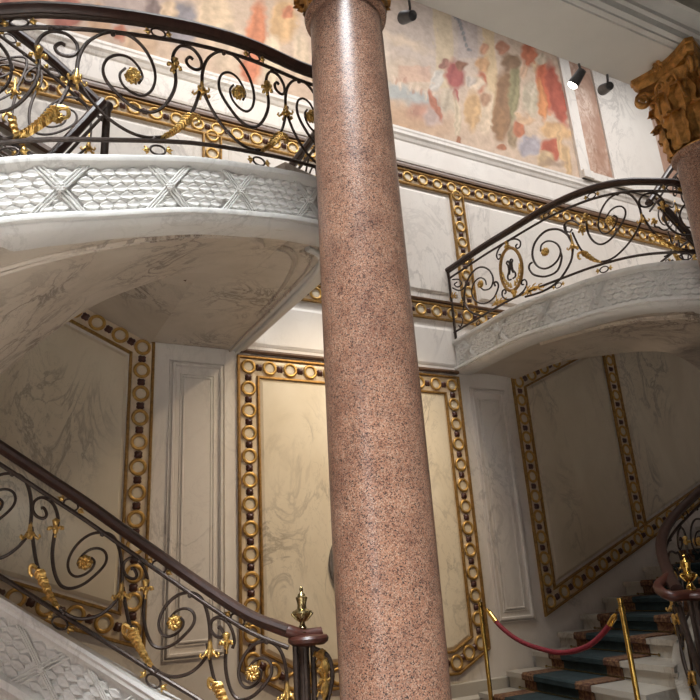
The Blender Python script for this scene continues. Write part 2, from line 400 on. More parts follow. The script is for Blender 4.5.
# ------------------------------------------------------------------ fresco: a generic faded painted scene
def hexc(r, g, b): return np.array(srgb(r, g, b)[:3])
def fresco():
    x0, x1, z0, z1 = -1.0, 7.22, 6.54, 9.3; nx, nz = 760, 250
    X = np.linspace(x0, x1, nx)[:, None] * np.ones((1, nz)); Zg = np.ones((nx, 1)) * np.linspace(z0, z1, nz)[None, :]
    C = np.ones((nx, nz, 3)) * hexc(206, 184, 164)
    # pixel coordinates of every painted point, only used to lay out the colour areas on the wall
    D = np.stack([X, np.full_like(X, WY), Zg], -1) - EYE; Q = D @ R3
    PX = 350 + F_PX * Q[..., 0] / -Q[..., 2]; PY = 350 - F_PX * Q[..., 1] / -Q[..., 2]
    rs = np.random.RandomState(3)
    def wob(s, a):
        o = np.zeros_like(PX)
        for _ in range(5):
            kx, ky = rs.normal(0, 1 / s, 2); o += np.sin(kx * PX + ky * PY + rs.uniform(0, 6)) * a / 2.2
        return o
    jx, jy = wob(5, 1.3) + wob(2.2, .7), wob(5, 1.3) + wob(2.2, .7)
    def blob(cx, cy, rx, ry, col, rot=0, soft=0.2, al=1.0):
        nonlocal C
        dx, dy = PX + jx - cx, PY + jy - cy; c, s = math.cos(math.radians(rot)), math.sin(math.radians(rot))
        u, v_ = (dx * c + dy * s) / rx, (-dx * s + dy * c) / ry; d = np.sqrt(u * u + v_ * v_)
        a = np.clip((1 + soft - d) / (2 * soft), 0, 1) * al; a = a[..., None]
        tone = 1 + (0 if rx > 20 else .12) * np.sin(u * 4.5 + v_ * 1.5 + jx * .4)
        cc = hexc(*[c_ * .68 + m_ * .32 for c_, m_ in zip(col, (196, 176, 156))]) * tone[..., None]
        C = C * (1 - a) + cc * a
    def box(xa, ya, xb, yb, col, al=0.8, lean=0.06):
        nonlocal C
        xx = PX + jx * .4 - (PY - ya) * lean
        a = np.clip((xx - xa) / 2, 0, 1) * np.clip((xb - xx) / 2, 0, 1) * np.clip((PY + jy * .4 - ya) / 2, 0, 1) * np.clip((yb - PY) / 2, 0, 1) * al
        a = a[..., None]; C = C * (1 - a) + hexc(*col) * a
    # painted architecture, water and sky
    blob(430, 40, 60, 50, (196, 184, 178), 0, .5); blob(395, 85, 40, 24, (214, 196, 176), 10, .4)
    blob(400, 95, 45, 8, (168, 180, 186), 14, .4); blob(405, 120, 45, 14, (196, 160, 130), 12, .5)
    box(428, -40, 448, 90, (206, 188, 158), .8); box(480, 20, 494, 120, (212, 188, 152), .9); box(452, -20, 474, 60, (184, 172, 168), .7)
    blob(400, 42, 30, 5, (224, 206, 186), 20, .5); blob(380, 60, 10, 30, (224, 214, 200), 0, .5, .5)
    box(396, 66, 430, 84, (206, 164, 144), .5); blob(420, 112, 12, 8, (180, 128, 112), 0, .5); blob(432, 118, 8, 9, (188, 168, 166), 0, .4)
    for k in range(12): blob(392 + 4.2 * k, 78 + 1.6 * k + (k % 3) * 3, 1.6, 3.5, (176, 128, 112) if k % 2 else (232, 214, 196), 0, .4, .7)
    for k in range(9): blob(454 + k * 1.8, 17 + k * 2.6 + k * k * .22, 1.8, 2.4, (120, 128, 140), 0, .3)
    # onlookers in faded dress
    blob(482, 66, 7, 9, (198, 150, 104)); blob(480, 84, 6, 10, (186, 96, 68)); blob(484, 50, 4.5, 5, (196, 136, 104)); blob(486, 112, 7, 24, (222, 202, 176)); blob(472, 112, 8, 20, (206, 166, 116)); blob(474, 84, 10, 7, (222, 204, 182), 20); blob(484, 100, 6, 7, (176, 134, 106))
    # bending figure, dull red jacket
    blob(436, 82, 5, 12, (206, 206, 204), 20); blob(434, 106, 3.6, 16, (168, 96, 76), -16); blob(447, 101, 9, 12, (186, 176, 158)); blob(454, 75, 10.5, 14, (150, 62, 66), -8); blob(455, 97, 3, 8, (150, 62, 66)); blob(456, 118, 4, 24, (208, 194, 168), -6); blob(459, 143, 3, 6, (150, 88, 60), -10); blob(461, 66, 5.5, 5.5, (120, 74, 56)); blob(442, 65, 4, 4, (130, 84, 76)); blob(470, 82, 5, 6, (188, 180, 176))
    # standing robed figure
    blob(503, 104, 10, 38, (124, 88, 58), 3); blob(498, 124, 6, 18, (138, 98, 62)); blob(513, 92, 6, 32, (126, 124, 86), 2); blob(509, 62, 9, 8, (112, 82, 58)); blob(502, 49, 4.5, 6.5, (168, 104, 78)); blob(500, 149, 4.5, 3, (164, 96, 66)); blob(511, 138, 5, 12, (140, 120, 92))
    # cluster of figures in orange and red
    blob(527, 56, 8, 12, (192, 92, 58)); blob(538, 68, 7, 8, (204, 176, 138)); blob(545, 88, 9, 26, (196, 76, 44), -10); blob(556, 96, 7, 34, (164, 56, 40), -12); blob(541, 100, 5, 22, (212, 128, 70), -8); blob(530, 100, 8, 17, (188, 180, 158)); blob(522, 72, 5, 7, (202, 164, 136)); blob(531, 90, 5, 6, (206, 196, 176)); blob(518, 130, 6, 8, (176, 92, 60)); blob(528, 146, 11, 10, (158, 158, 176)); blob(554, 132, 17, 8, (216, 172, 120), 8); blob(552, 150, 12, 10, (172, 66, 44)); blob(560, 145, 3, 18, (222, 180, 128), -8); blob(566, 162, 4, 18, (204, 168, 120), -6); blob(545, 160, 10, 8, (196, 168, 128)); blob(524, 120, 9, 5, (214, 176, 140), 20); blob(540, 60, 6, 5, (214, 200, 178))
    blob(552, 164, 12, 3, (120, 96, 84), 0, .4, .6)
    box(560, 30, 575, 200, (222, 204, 176), .85, .14)
    # left of the column: faded robes and sky seen above the balustrade
    blob(130, 10, 40, 30, (150, 140, 146), 0, .5, .8); blob(182, 26, 16, 22, (120, 122, 138), 10); blob(168, 14, 9, 14, (206, 180, 150)); blob(255, 42, 11, 40, (214, 122, 82), 4); blob(247, 66, 8, 20, (206, 110, 76)); blob(214, 20, 18, 26, (226, 202, 170)); blob(228, 50, 16, 24, (220, 200, 176)); blob(284, 22, 14, 22, (228, 184, 130)); blob(288, 14, 6, 7, (206, 120, 84)); blob(300, 56, 8, 22, (226, 206, 178)); blob(272, 62, 9, 26, (236, 220, 190))
    blob(66, 14, 18, 18, (150, 74, 66)); blob(98, 22, 12, 16, (186, 150, 120)); blob(30, 8, 22, 14, (176, 116, 96)); blob(140, 45, 18, 14, (198, 168, 140)); blob(8, 12, 12, 14, (140, 66, 60)); blob(152, 10, 8, 10, (98, 84, 88)); blob(118, 34, 8, 8, (170, 92, 70))
    for _ in range(260):     # small brush strokes that carry one area's colour into the next
        i0, k0 = rs.randint(20, nx - 20), rs.randint(4, nz - 12); di, dk = rs.randint(2, 7), rs.randint(2, 8)
        si, sk = rs.randint(-9, 10), rs.randint(-4, 5)
        a0, b0 = max(0, i0 + si), max(0, k0 + sk); blk = C[a0:a0 + di, b0:b0 + dk]
        tgt = C[i0:i0 + blk.shape[0], k0:k0 + blk.shape[1]]; hh_ = min(tgt.shape[1], blk.shape[1]); tgt[:, :hh_] = tgt[:, :hh_] * .45 + blk[:, :hh_].mean((0, 1)) * .55
    V = np.stack([X, np.full_like(X, WY - 0.02), Zg], -1).reshape(-1, 3)
    Fc = [(i * nz + k, (i + 1) * nz + k, (i + 1) * nz + k + 1, i * nz + k + 1) for i in range(nx - 1) for k in range(nz - 1)]
    me = mesh('fresco', V, Fc, M['fresco']); ca = me.color_attributes.new('paint', 'FLOAT_COLOR', 'POINT')
    ca.data.foreach_set('color', np.concatenate([C.reshape(-1, 3), np.ones((nx * nz, 1))], 1).astype(np.float32).ravel())
    o = bpy.data.objects.new('fresco', me); COL.objects.link(o)
    tag(o, 'faded painted fresco of robed figures high on the back wall', 'fresco')
fresco()
# marble pilasters right of the fresco
for x0, x1, mt, t_, lb in ((7.22, 7.42, 'wall', .06, 'narrow white marble strip'), (7.42, 7.90, 'pinkmarble', .04, 'brown veined marble pilaster'), (7.90, 9.10, 'wall', .07, 'broad white marble pilaster'), (9.10, 10.3, 'pinkmarble', .04, 'brown veined marble pilaster')):
    o = MB().box((x0, WY - t_, 6.54), (x1, WY + .01, 10.0)).build('pilaster', M[mt], wall); o['label'] = lb
    MB().box((x0 + .005, WY - t_ - .05, 6.54), (x1 - .005, WY, 6.66)).build('pilaster_base', M['wall'], wall)

# ------------------------------------------------------------------ stair and balustrade geometry
def wyz(l): return [wy(x, y, Y) for x, y, Y in l]
# left upper flight outer edge, solved from the photograph, rising to the right then turning to the wall
LT = [(-1.45, 4.9, 2.45), (-1.30, 4.1, 2.62), (-0.85, 3.42, 2.86), (-0.42, 3.16, 3.02)]
LT += [tuple(wz(x, y, z)) for x, y, z in ((0, 162, 3.14), (50, 158, 3.195), (100, 158, 3.26), (150, 158, 3.36), (200, 160, 3.46), (250, 167, 3.57), (300, 176, 3.67))]
LT += [(2.03, 3.60, 3.735), (2.13, 4.0, 3.76), (2.13, 5.0, 3.77), (2.12, 5.97, 3.77)]
LI = [(-0.75, 5.2, 1.62), (-0.62, 4.9, 1.84), (-0.42, 4.6, 2.06), (-0.20, 4.45, 2.27), tuple(wy(0, 375, 4.4)), tuple(wy(45, 338, 4.4)), tuple(wy(95, 305, 4.4)), tuple(wy(138, 287, 4.4)), tuple(wy(180, 274, 4.4)), (1.34, 4.4, 3.375), (1.6, 4.4, 3.38)]
# right one, descending to the right from the wall
RT = [(4.64, 5.99, 3.77), (4.62, 5.3, 3.77), (4.61, 4.85, 3.76)]
RT += [tuple(wz(x, y, z)) for x, y, z in ((560, 290, 3.73), (600, 276, 3.69), (640, 266, 3.63), (680, 262, 3.575), (697, 262.5, 3.55))]
RT += [(5.45, 3.02, 3.42), (5.95, 2.95, 3.24), (6.6, 3.05, 3.02), (7.2, 3.4, 2.82), (7.6, 4.0, 2.62)]
RI = [(5.44, 5.97, 3.385), (5.46, 5.7, 3.385), (5.47, 5.5, 3.385), tuple(wz(566, 361, 3.385)), tuple(wz(592, 357.5, 3.38)), tuple(wz(608, 355, 3.36)), tuple(wz(624, 353, 3.32)), tuple(wz(645, 351.5, 3.24)), tuple(wz(674, 354.5, 3.12)), tuple(wy(704, 374, 4.45)), (6.95, 4.5, 2.80), (7.3, 4.7, 2.5), (7.5, 5.0, 2.2)]
PROF = [(-.16, 0), (.035, 0), (.04, -.015), (.035, -.035), (.012, -.05), (0, -.062), (0, -.298), (.012, -.304), (.032, -.310), (.038, -.325), (.034, -.342), (.020, -.348), (.020, -.358), (.004, -.376), (-.02, -.39), (-.16, -.39)]
def edge_sweep(path, prof, mat, name, parent, s0=0, s1=None, n=70, bottom=None):
    S = []; s1 = path.L if s1 is None else s1
    for i in range(n + 1):
        s = s0 + (s1 - s0) * i / n; p = path.at(s); q = path.nrm(s)
        S.append([Vector((p.x + q.x * o, p.y + q.y * o, p.z + z if bottom is None or z > -.4 else bottom)) for o, z in prof])
    return MB().sections(S).build(name, mat, parent, smooth=True)
def laurel_mesh():
    L, Wd = 0.088, 0.034; V = []; Fc = []; prof = [(0, .10), (.2, .55), (.45, 1.0), (.7, .8), (.9, .35), (1, .04)]
    for a, wd in prof:
        h = 0.004 + 0.020 * math.sin(min(1, a * 1.15) * math.pi * .8)
        V += [(a * L, -0.001, -wd * Wd), (a * L, -h * .8, -wd * Wd * .5), (a * L, -h * .55 - .002, 0), (a * L, -h * .8, wd * Wd * .5), (a * L, -0.001, wd * Wd)]
    for i in range(len(prof) - 1):
        for k in range(4): Fc.append((i * 5 + k, (i + 1) * 5 + k, (i + 1) * 5 + k + 1, i * 5 + k + 1))
    return mesh('laurel_leaf', V, Fc, M['carved'], False)
LAUREL = laurel_mesh()
def carve(path, parent, s0, s1, top=-.068, bot=-.295, rows=5, pitch=0.066, crosses=(), limit=290, flip=1, xf=0.10, off_=0.0):
    dz = (bot - top) / rows; cnt = 0
    i = 0; s = s0
    while s < s1 and cnt < limit:
        for r_ in range(rows):
            ss = s + (pitch * .5 if r_ % 2 else 0)
            z = top + dz * (r_ + .5)
            if any(abs((ss + .04 * flip - c) - sg * (z - (top + bot) / 2) * (2 * xf) / (top - bot) * 1.0) < 0.022 for c in crosses for sg in (-1, 1)): continue
            p = path.at(ss); q = path.nrm(ss); t = path.tan(ss)
            t = (t * flip); zz = Vector((0, 0, 1)); t2 = t
            yv = -q; xv = t2; zv = xv.cross(yv); zv.normalize()
            inst('laurel_leaf', LAUREL, parent, fr(p + Vector((0, 0, z)) + q * off_, xv, yv, zv, random.uniform(.92, 1.08))); cnt += 1
        s += pitch
    for c in crosses:
        for sg in (-1, 1):
            m = MB()
            for off in (-.019, 0, .019):
                P = []
                for k in range(9):
                    u = k / 8 - .5; ss = c + sg * u * 2 * xf + off; z = (top + bot) / 2 - u * (bot - top) * -1.12
                    p = path.at(ss); q = path.nrm(ss); P.append(p + q * (off_ + .014 + .006 * (1 - abs(2 * u))) + Vector((0, 0, z)))
                m.tube(P, .0055, 5)
            m.build('crossed_ribbon', M['carved'], parent, True)
        p = path.at(c); q = path.nrm(c); m = MB(); ctr = p + q * (.028 + off_) + Vector((0, 0, (top + bot) / 2)); tt = path.tan(c)
        for k in range(6):
            a = k * math.pi / 3; m.lathe([(.001, -.008), (.010, -.004), (.012, 0), (.010, .005), (.001, .008)], ctr + tt * .016 * math.cos(a) + Vector((0, 0, .016 * math.sin(a))), 8)
        m.lathe([(.001, -.01), (.010, -.005), (.012, 0), (.010, .006), (.001, .01)], ctr, 8); m.build('ribbon_flower', M['carved'], parent, True)

def soffit_flight(parent, T, I, name_suffix=''):
    """thick curved flight between the outer edge T (top points) and inner edge I (bottom points)"""
    To = catmull(T, 6); Io = catmull(I, 6); S = []
    for a, b in zip(To, Io):
        row = []
        bo = Vector((a.x, a.y, a.z - .385)); d = (b - bo)
        bo = bo + Vector((d.x, d.y, 0)).normalized() * .03
        N = 8
        for k in range(N + 1):
            v = k / N; p = bo.lerp(b, v); p.z -= 0.05 * math.sin(v * math.pi) * (1 if v < 1 else 0) * -0.6
            row.append(p)
        row.append(Vector((b.x, b.y, b.z + .38))); row.append(Vector((a.x, a.y, a.z - .02)) + Vector((d.x, d.y, 0)).normalized() * .06)
        S.append(row)
    o = MB().sections(S).build('flight_soffit', M['soffit'], parent, True)
    return S
def soffit_mold(parent, S, i0, i1, v0, v1=None, r=.012):
    """raised molding line that follows the soffit"""
    P = []
    def at(i, v):
        k = v * 8; a = int(min(7, k)); return S[i][a].lerp(S[i][a + 1], k - a) - Vector((0, 0, .002))
    for i in range(i0, i1): P.append(at(i, v0))
    return P, at

# ------------------------------------------------------------------ upper stairs
lst = empty('marble_staircase', (1.2, 4.6, 0), 'curved white marble upper flight and landing overhead at left', 'staircase')
LP = Path(LT[:], side=1); LP.side_cut = 3.9
# side: outward must point to the camera / towards +X at the landing
if LP.nrm(LP.find(100)).y > 0: LP.side = -1
le = edge_sweep(LP, PROF, M['carved'], 'carved_edge', lst)
S = soffit_flight(lst, LT[:11], LI)
for v0 in (.20, .235):
    m = MB(); P, at = soffit_mold(lst, S, 12, 56, v0)
    e = at(55, v0)
    P += [e + Vector((.10, .06, .015)), e + Vector((.14, .14, .03))]
    m.tube(catmull(P, 2), .015, 6); m.build('soffit_molding', M['soffit'], lst, True)
# landing slab
poly = []
s_l = LP.find(285)
for q in range(25):
    ss = s_l + (LP.L - s_l) * q / 24; p_ = LP.at(ss) - LP.nrm(ss) * .02; poly.append((p_.x, p_.y))
poly += [(1.24, 5.97), (1.24, 4.70), (1.02, 4.70), (1.02, 4.38)]
m = MB(); k = len(poly)
m.add([(x, y, 3.385) for x, y in poly] + [(x, y, 3.74) for x, y in poly], [tuple(range(k))[::-1], tuple(range(k, 2 * k))] + [(i, (i + 1) % k, k + (i + 1) % k, k + i) for i in range(k)])
m.build('landing_slab', M['soffit'], lst)
m = MB()
for d, r_ in ((0, .012), (6, .008)):
    m.tube(catmull([wz(x - d * .7, y + d * .6, 3.378) for x, y in ((232, 246), (262, 245), (284, 247), (294, 253), (296, 264), (285, 285), (262, 312))], 6), r_, 6)
m.build('soffit_molding', M['soffit'], lst, True)
m = MB(); m.tube(catmull([(1.80, 3.80, 3.372), (1.93, 3.87, 3.372), (2.00, 4.05, 3.372), (2.035, 4.5, 3.372), (2.045, 5.97, 3.372)], 6), .022, 8); m.build('edge_bead', M['carved'], lst, True)
m = MB(); m.tube(catmull([(1.78, 3.86, 3.374), (1.88, 3.93, 3.374), (1.94, 4.1, 3.374), (1.965, 4.5, 3.374), (1.975, 5.97, 3.374)], 6), .012, 8); m.build('edge_bead', M['soffit'], lst, True)
def rise_slab(parent, x0, x1, z0, slope, ynear):
    m = MB(); m.sections([[Vector((x, y, z0 + slope * abs(x - x0) + dz)) for y, dz in ((ynear, 0), (5.99, 0), (5.99, .36), (ynear, .36))] for x in (x0, x1)])
    return m.build('rising_flight', M['soffit'], parent)
rise_slab(lst, 1.24, -2.1, 3.375, .47, 4.62)
pts = [Vector((x, 4.60, 3.375 + .47 * (1.24 - x) + .37)) for x in (1.2, .6, 0, -.6, -1.2, -1.8)]
m = MB()
for dz, r_ in ((0, .03), (-.1, .014), (-.16, .012), (-.22, .012), (-.28, .012), (-.36, .03)):
    m.tube([p + Vector((0, 0, dz)) for p in pts], r_, 6)
m.build('brown_stringer', M['stringer'], lst, True)
cr = [LP.find(x) for x in (63, 171, 239)] + [LP.find(308)]
carve(LP, le, LP.find(-15), LP.find(335) if LP.find(335) > LP.find(310) else LP.find(310) + .3, crosses=cr, flip=-1)

rst = empty('marble_staircase', (5.6, 4.6, 0), 'curved marble upper flight with carved edge overhead at right', 'staircase')
RP = Path(RT, side=1)
if RP.nrm(RP.L * .2).x > 0: RP.side = -1
re_ = edge_sweep(RP, PROF, M['carved'], 'carved_edge', rst)
S2 = soffit_flight(rst, RT, RI)
for v0 in (.20, .25):
    m = MB(); P, at = soffit_mold(rst, S2, 14, 66, v0); m.tube(P, .017, 6); m.build('soffit_molding', M['soffit'], rst, True)
m = MB(); poly = [(4.66, 5.99), (4.64, 5.0), (4.66, 4.6), (4.82, 4.2), (5.1, 4.0), (5.47, 4.38), (5.47, 5.99)]; k = len(poly)
m.add([(x, y, 3.43) for x, y in poly] + [(x, y, 3.74) for x, y in poly], [tuple(range(k))[::-1], tuple(range(k, 2 * k))] + [(i, (i + 1) % k, k + (i + 1) % k, k + i) for i in range(k)])
m.build('landing_slab', M['soffit'], rst)
rise_slab(rst, 5.46, 9.2, 3.385, .47, 4.62)
carve(RP, re_, .02, RP.find(700) + .05, crosses=[.28, .82, 1.42, 2.02, 2.6], pitch=.066, flip=1)

# ------------------------------------------------------------------ ironwork pieces (shared)
def rosette_mesh():
    m = MB(); N = 8
    for k in range(N):
        a = 2 * math.pi * k / N; P = []
        for j in range(6):
            u = j / 5; rr = .006 + .032 * u; b = a + .9 * u; P.append(Vector((rr * math.cos(b), -.012 - .008 * math.sin(u * math.pi), rr * math.sin(b))))
        m.tube(P, lambda t: .004 + .0068 * math.sin(min(1, t * 1.1) * math.pi * .85), 5)
    m.lathe([(.001, 0), (.010, 0), (.012, .008), (.006, .014), (.001, .015)], n=8, M4=Matrix.Translation((0, -.012, 0)) @ Matrix.Rotation(math.pi / 2, 4, 'X'))
    m.lathe([(.001, 0), (.036, 0), (.038, .008), (.034, .012), (.001, .013)], n=14, M4=Matrix.Rotation(math.pi / 2, 4, 'X'))
    return mesh('rosette', m.V, m.F, M['gold'], True)
def collar_mesh():
    m = MB(); m.lathe([(.006, -.055), (.010, -.05), (.008, -.035), (.014, -.02), (.019, 0), (.013, .012), (.017, .022), (.022, .045), (.012, .05), (.008, .055)], n=10)
    for a in range(4):
        c, s = math.cos(a * math.pi / 2), math.sin(a * math.pi / 2)
        m.tube([(.012 * c, .012 * s, -.005), (.024 * c, .024 * s, .008), (.034 * c, .034 * s, .004), (.036 * c, .036 * s, -.01)], lambda t: .006 + .006 * t, 6)
    return mesh('collar', m.V, m.F, M['gold'], True)
def husk_mesh():
    m = MB(); m.lathe([(.004, .15), (.008, .12), (.010, .07), (.016, .03), (.024, 0), (.020, -.012), (.008, -.02)], n=10)
    for a in range(5):
        an = a * 2 * math.pi / 5; c, s = math.cos(an), math.sin(an)
        m.tube([(.012 * c, .012 * s, .02), (.028 * c, .028 * s, -.005), (.046 * c, .046 * s, -.02), (.056 * c, .056 * s, -.008), (.050 * c, .050 * s, .006)], lambda t: .010 - .004 * t, 6)
    return mesh('husk', m.V, m.F, M['gold'], True)
def bud_mesh():
    m = MB(); m.lathe([(.003, 0), (.008, .004), (.013, .014), (.008, .024), (.003, .03), (.001, .038)], n=8)
    for a in (-1, 1): m.tube([(0, 0, .008), (a * .012, 0, .012), (a * .018, 0, .022)], .0045, 5)
    return mesh('bud', m.V, m.F, M['gold'], True)
def oval_mesh():
    V = []; Fc = []; n1, n2 = 16, 5
    for i in range(n1):
        a = 2 * math.pi * i / n1
        for k in range(n2):
            b = 2 * math.pi * k / n2; q = 1 + 0
            cx, cz = .038 * math.cos(a), .024 * math.sin(a); nx_, nz_ = math.cos(a), math.sin(a)
            V.append((cx + nx_ * .0055 * math.cos(b), .0055 * math.sin(b), cz + nz_ * .0055 * math.cos(b)))
    for i in range(n1):
        for k in range(n2): Fc.append((i * n2 + k, i * n2 + (k + 1) % n2, (i + 1) % n1 * n2 + (k + 1) % n2, (i + 1) % n1 * n2 + k))
    return mesh('oval_link', V, Fc, M['iron'], True)
ROS, COLL, HUSK, BUD, OVAL = rosette_mesh(), collar_mesh(), husk_mesh(), bud_mesh(), oval_mesh()

# one bay of the scroll pattern, measured on the photograph (u along, t up between the bars)
def ut(l):
    out = []
    for x, y in l:
        yt = np.interp(x, [0, 240, 450, 600], [150, 210, 270, 320]); yb = np.interp(x, [0, 200, 370, 610], [550, 562, 585, 640])
        out.append(((x - 80) / 365, (yb - y) / (yb - yt)))
    return out
ARM1 = ut([(155, 345), (157, 290), (173, 243), (203, 217), (240, 210), (285, 228), (325, 270), (355, 325), (368, 378), (360, 420), (335, 438), (302, 424), (274, 392), (266, 358), (280, 340)])
ARM2 = ut([(425, 350), (430, 410), (415, 455), (385, 488), (350, 493), (305, 470), (260, 420), (228, 370), (220, 330), (232, 300), (260, 292), (292, 308), (318, 342), (330, 375), (320, 396)])
LIMB = ut([(158, 360), (172, 392), (198, 440), (242, 500), (300, 550), (350, 572), (400, 578)])
LEAF = ut([(392, 578), (425, 566), (455, 545), (482, 520)]); LTIP = ut([(482, 520), (505, 530), (508, 552), (496, 556)])
STEM = ut([(470, 530), (490, 500), (506, 455), (516, 420)])
CURL = ut([(60, 272), (52, 238), (60, 204), (82, 186), (120, 200), (148, 238), (152, 272), (134, 282), (108, 268), (98, 245), (110, 232), (122, 242)])
ROSC = ut([(303, 368)])[0]; COLC = ut([(425, 350)])[0]; HUSKC = ut([(155, 345)])[0]
G0, G1 = 0.125, 0.875   # bars, as fractions of the total height
class Balustrade:
    def __init__(s, name, base, top, label, loc, rr=0.030):
        s.b = catmull(base, 10); s.t = catmull(top, 10); s.root = empty(name, loc, label, 'balustrade')
        s.S = [0.0]
        for a, c in zip(s.b, s.b[1:]): s.S.append(s.S[-1] + math.hypot(c.x - a.x, c.y - a.y) + 1e-9)
        s.L = s.S[-1]; s.rr = rr; s.round = True
    def _at(s, P, x):
        if x <= 0: return P[0] + (P[1] - P[0]) * (x / (s.S[1]))
        if x >= s.L: return P[-1] + (P[-1] - P[-2]) * ((x - s.L) / (s.S[-1] - s.S[-2]))
        i = int(np.searchsorted(s.S, x)); i = max(1, i); t = (x - s.S[i - 1]) / (s.S[i] - s.S[i - 1]); return P[i - 1].lerp(P[i], t)
    def p(s, x, t): return s._at(s.b, x).lerp(s._at(s.t, x), t)
    def h(s, x): return (s._at(s.t, x) - s._at(s.b, x)).length
    def frame(s, x, t, sc=1.0, turn=0.0):
        a, c = s.p(x - .02, t), s.p(x + .02, t); X = (c - a); X.z = 0; X.normalize(); Z = Vector((0, 0, 1)); Y = Z.cross(X)
        m = fr(s.p(x, t), X, Y, Z, sc); return m @ Matrix.Rotation(turn, 4, 'Y')
    def find(s, px, cut=None): return s.S[min(range(len(s.b)), key=lambda i: abs(proj(s.p(s.S[i], .5))[0] - px) + (400 if cut and s.b[i].y > cut else 0))]
    def inner(s, x, t): return s.p(x, G0 + (G1 - G0) * t)
    def bar(s, name, t, r_, mat, x0=0, x1=None, flat=1.0, n=8):
        x1 = s.L if x1 is None else x1; N = 60
        o = MB().tube([s.p(x0 + (x1 - x0) * i / N, t) for i in range(N + 1)], r_, n, flat).build(name, mat, s.root, True); return o
    def bars(s, x0=0, x1=None, mat='rail'):
        s.bar('handrail', 1.0, s.rr, M[mat], x0, x1, 1.25, 10)
        s.bar('rail_plate', 0.963, .012, M['iron'], x0, x1, 1.5)
        s.bar('upper_bar', G1, .0125, M['iron'], x0, x1)
        s.bar('lower_bar', G0, .0125, M['iron'], x0, x1)
    def curve(s, name, pts, x0, bay, mir, r_=.0092, mat=None, rf=None, n=6, sub=4, rnd=False):
        q = [(u if not mir else 1 - u, t) for u, t in pts]
        v = catmull([(u, t, 0) for u, t in q], sub)
        P = []; uc = ROSC[0] if not mir else 1 - ROSC[0]; c = s.inner(x0 + uc * bay, ROSC[1])
        hin = (s.inner(x0 + uc * bay, 1) - s.inner(x0 + uc * bay, 0)).z; cs = math.cos(s.slope(x0 + uc * bay))
        for i, p in enumerate(v):
            a = s.inner(x0 + p.x * bay, p.y)
            if rnd and s.round:
                d = math.hypot(1.1 * (p.x - uc), .8 * (p.y - ROSC[1])); zr = c.z + (p.y - ROSC[1]) * hin * cs * .86
                wt = min(1, max(0, (.66 - d) / .26)) * min(1, i / (len(v) * .2)); a = Vector((a.x, a.y, a.z + (zr - a.z) * wt))
            P.append(a)
        return MB().tube(P, rf or r_, n).build(name, mat or M['iron'], s.root, True)
    def slope(s, x, t=.5):
        a, c = s.p(x - .05, t), s.p(x + .05, t); return math.atan2(c.z - a.z, math.hypot(c.x - a.x, c.y - a.y))
    def bay(s, x0, bay, mir, lo=0.0, hi=None):
        hi = s.L if hi is None else hi
        U = (lambda u: u) if not mir else (lambda u: 1 - u)
        def ok(u): return lo <= x0 + U(u) * bay <= hi
        if ok(.3) and ok(.8):
            s.curve('scroll', ARM1, x0, bay, mir, rf=lambda t: .0105 - .0035 * t, sub=5, rnd=True)
            s.curve('scroll', ARM2, x0, bay, mir, rf=lambda t: .0105 - .0035 * t, sub=5, rnd=True)
            u, t = ROSC; m = s.frame(x0 + U(u) * bay, G0 + (G1 - G0) * t, 1.0)
            inst('rosette', ROS, s.root, m); inst('rosette', ROS, s.root, m @ Matrix.Rotation(math.pi, 4, 'Z') @ Matrix.Translation((0, -.004, 0)))
        if ok(.3) and ok(.7):
            s.curve('scroll', LIMB, x0, bay, mir)
        if ok(1.05) and ok(.85): s.acanthus(LEAF, LTIP, x0, bay, mir); s.curve('scroll', STEM, x0, bay, mir, .010)
        if ok(-.1) and ok(.2): s.curve('scroll', CURL, x0, bay, mir, .0095)
        u, t = COLC
        if ok(u): inst('collar', COLL, s.root, s.frame(x0 + U(u) * bay, G0 + (G1 - G0) * t, 1.0))
        u, t = HUSKC
        if ok(u): inst('husk', HUSK, s.root, s.frame(x0 + U(u) * bay, G0 + (G1 - G0) * (t - .06), .95))
        for u, tt in ((.8, (G1 + .955) / 2), (.83, G0 * .5)):
            if not ok(u): continue
            xx = x0 + U(u) * bay; sl_ = s.slope(xx); m = s.frame(xx, tt, 1.15, -sl_); ol = inst('oval_link', OVAL, s.root, m)
            for sg in (-1, 1):
                sub('bud', BUD, ol, m, m @ Matrix.Translation((sg * .042, 0, 0)) @ Matrix.Rotation(sg * math.pi / 2, 4, 'Y'))
        for u, tt, l in ((.44, 1, 1), (.02, 1, 1), (.80, 0, -1)):
            if ok(u):
                m = MB(); c = s.inner(x0 + U(u) * bay, tt) - Vector((0, 0, .012 * l)); m.lathe([(.001, -.014), (.012, -.009), (.015, 0), (.012, .009), (.001, .014)], c, 8); m.build('bead', M['iron'], s.root, True)
    def acanthus(s, pts, tip, x0, bay, mir):
        q = [(u if not mir else 1 - u, t) for u, t in pts]; v = catmull([(u, t, 0) for u, t in q], 4)
        P = [s.inner(x0 + p.x * bay, p.y) for p in v]; m = MB(); N = len(P); w_ = s.frame(x0 + q[1][0] * bay, .2); Yv = Vector((w_[0][1], w_[1][1], w_[2][1]))
        V = []
        for i, p in enumerate(P):
            t = (P[min(i + 1, N - 1)] - P[max(i - 1, 0)]).normalized(); n_ = t.cross(Yv).normalized(); u = i / (N - 1)
            wd = (.005 + .023 * u ** .8) * (1 + .22 * math.sin(i * math.pi)) * (1.12 if i % 2 else .86)
            for k in (-1, -.5, 0, .5, 1):
                V.append(p + n_ * (k * wd) + Yv * (-.010 + .014 * abs(k) ** 2 - (.008 if i % 2 else 0)) - t * abs(k) * .018)
        Fc = [(i * 5 + k, (i + 1) * 5 + k, (i + 1) * 5 + k + 1, i * 5 + k + 1) for i in range(N - 1) for k in range(4)]
        m.add(V, Fc); m.add([a + Yv * .022 for a in V], [f[::-1] for f in Fc])
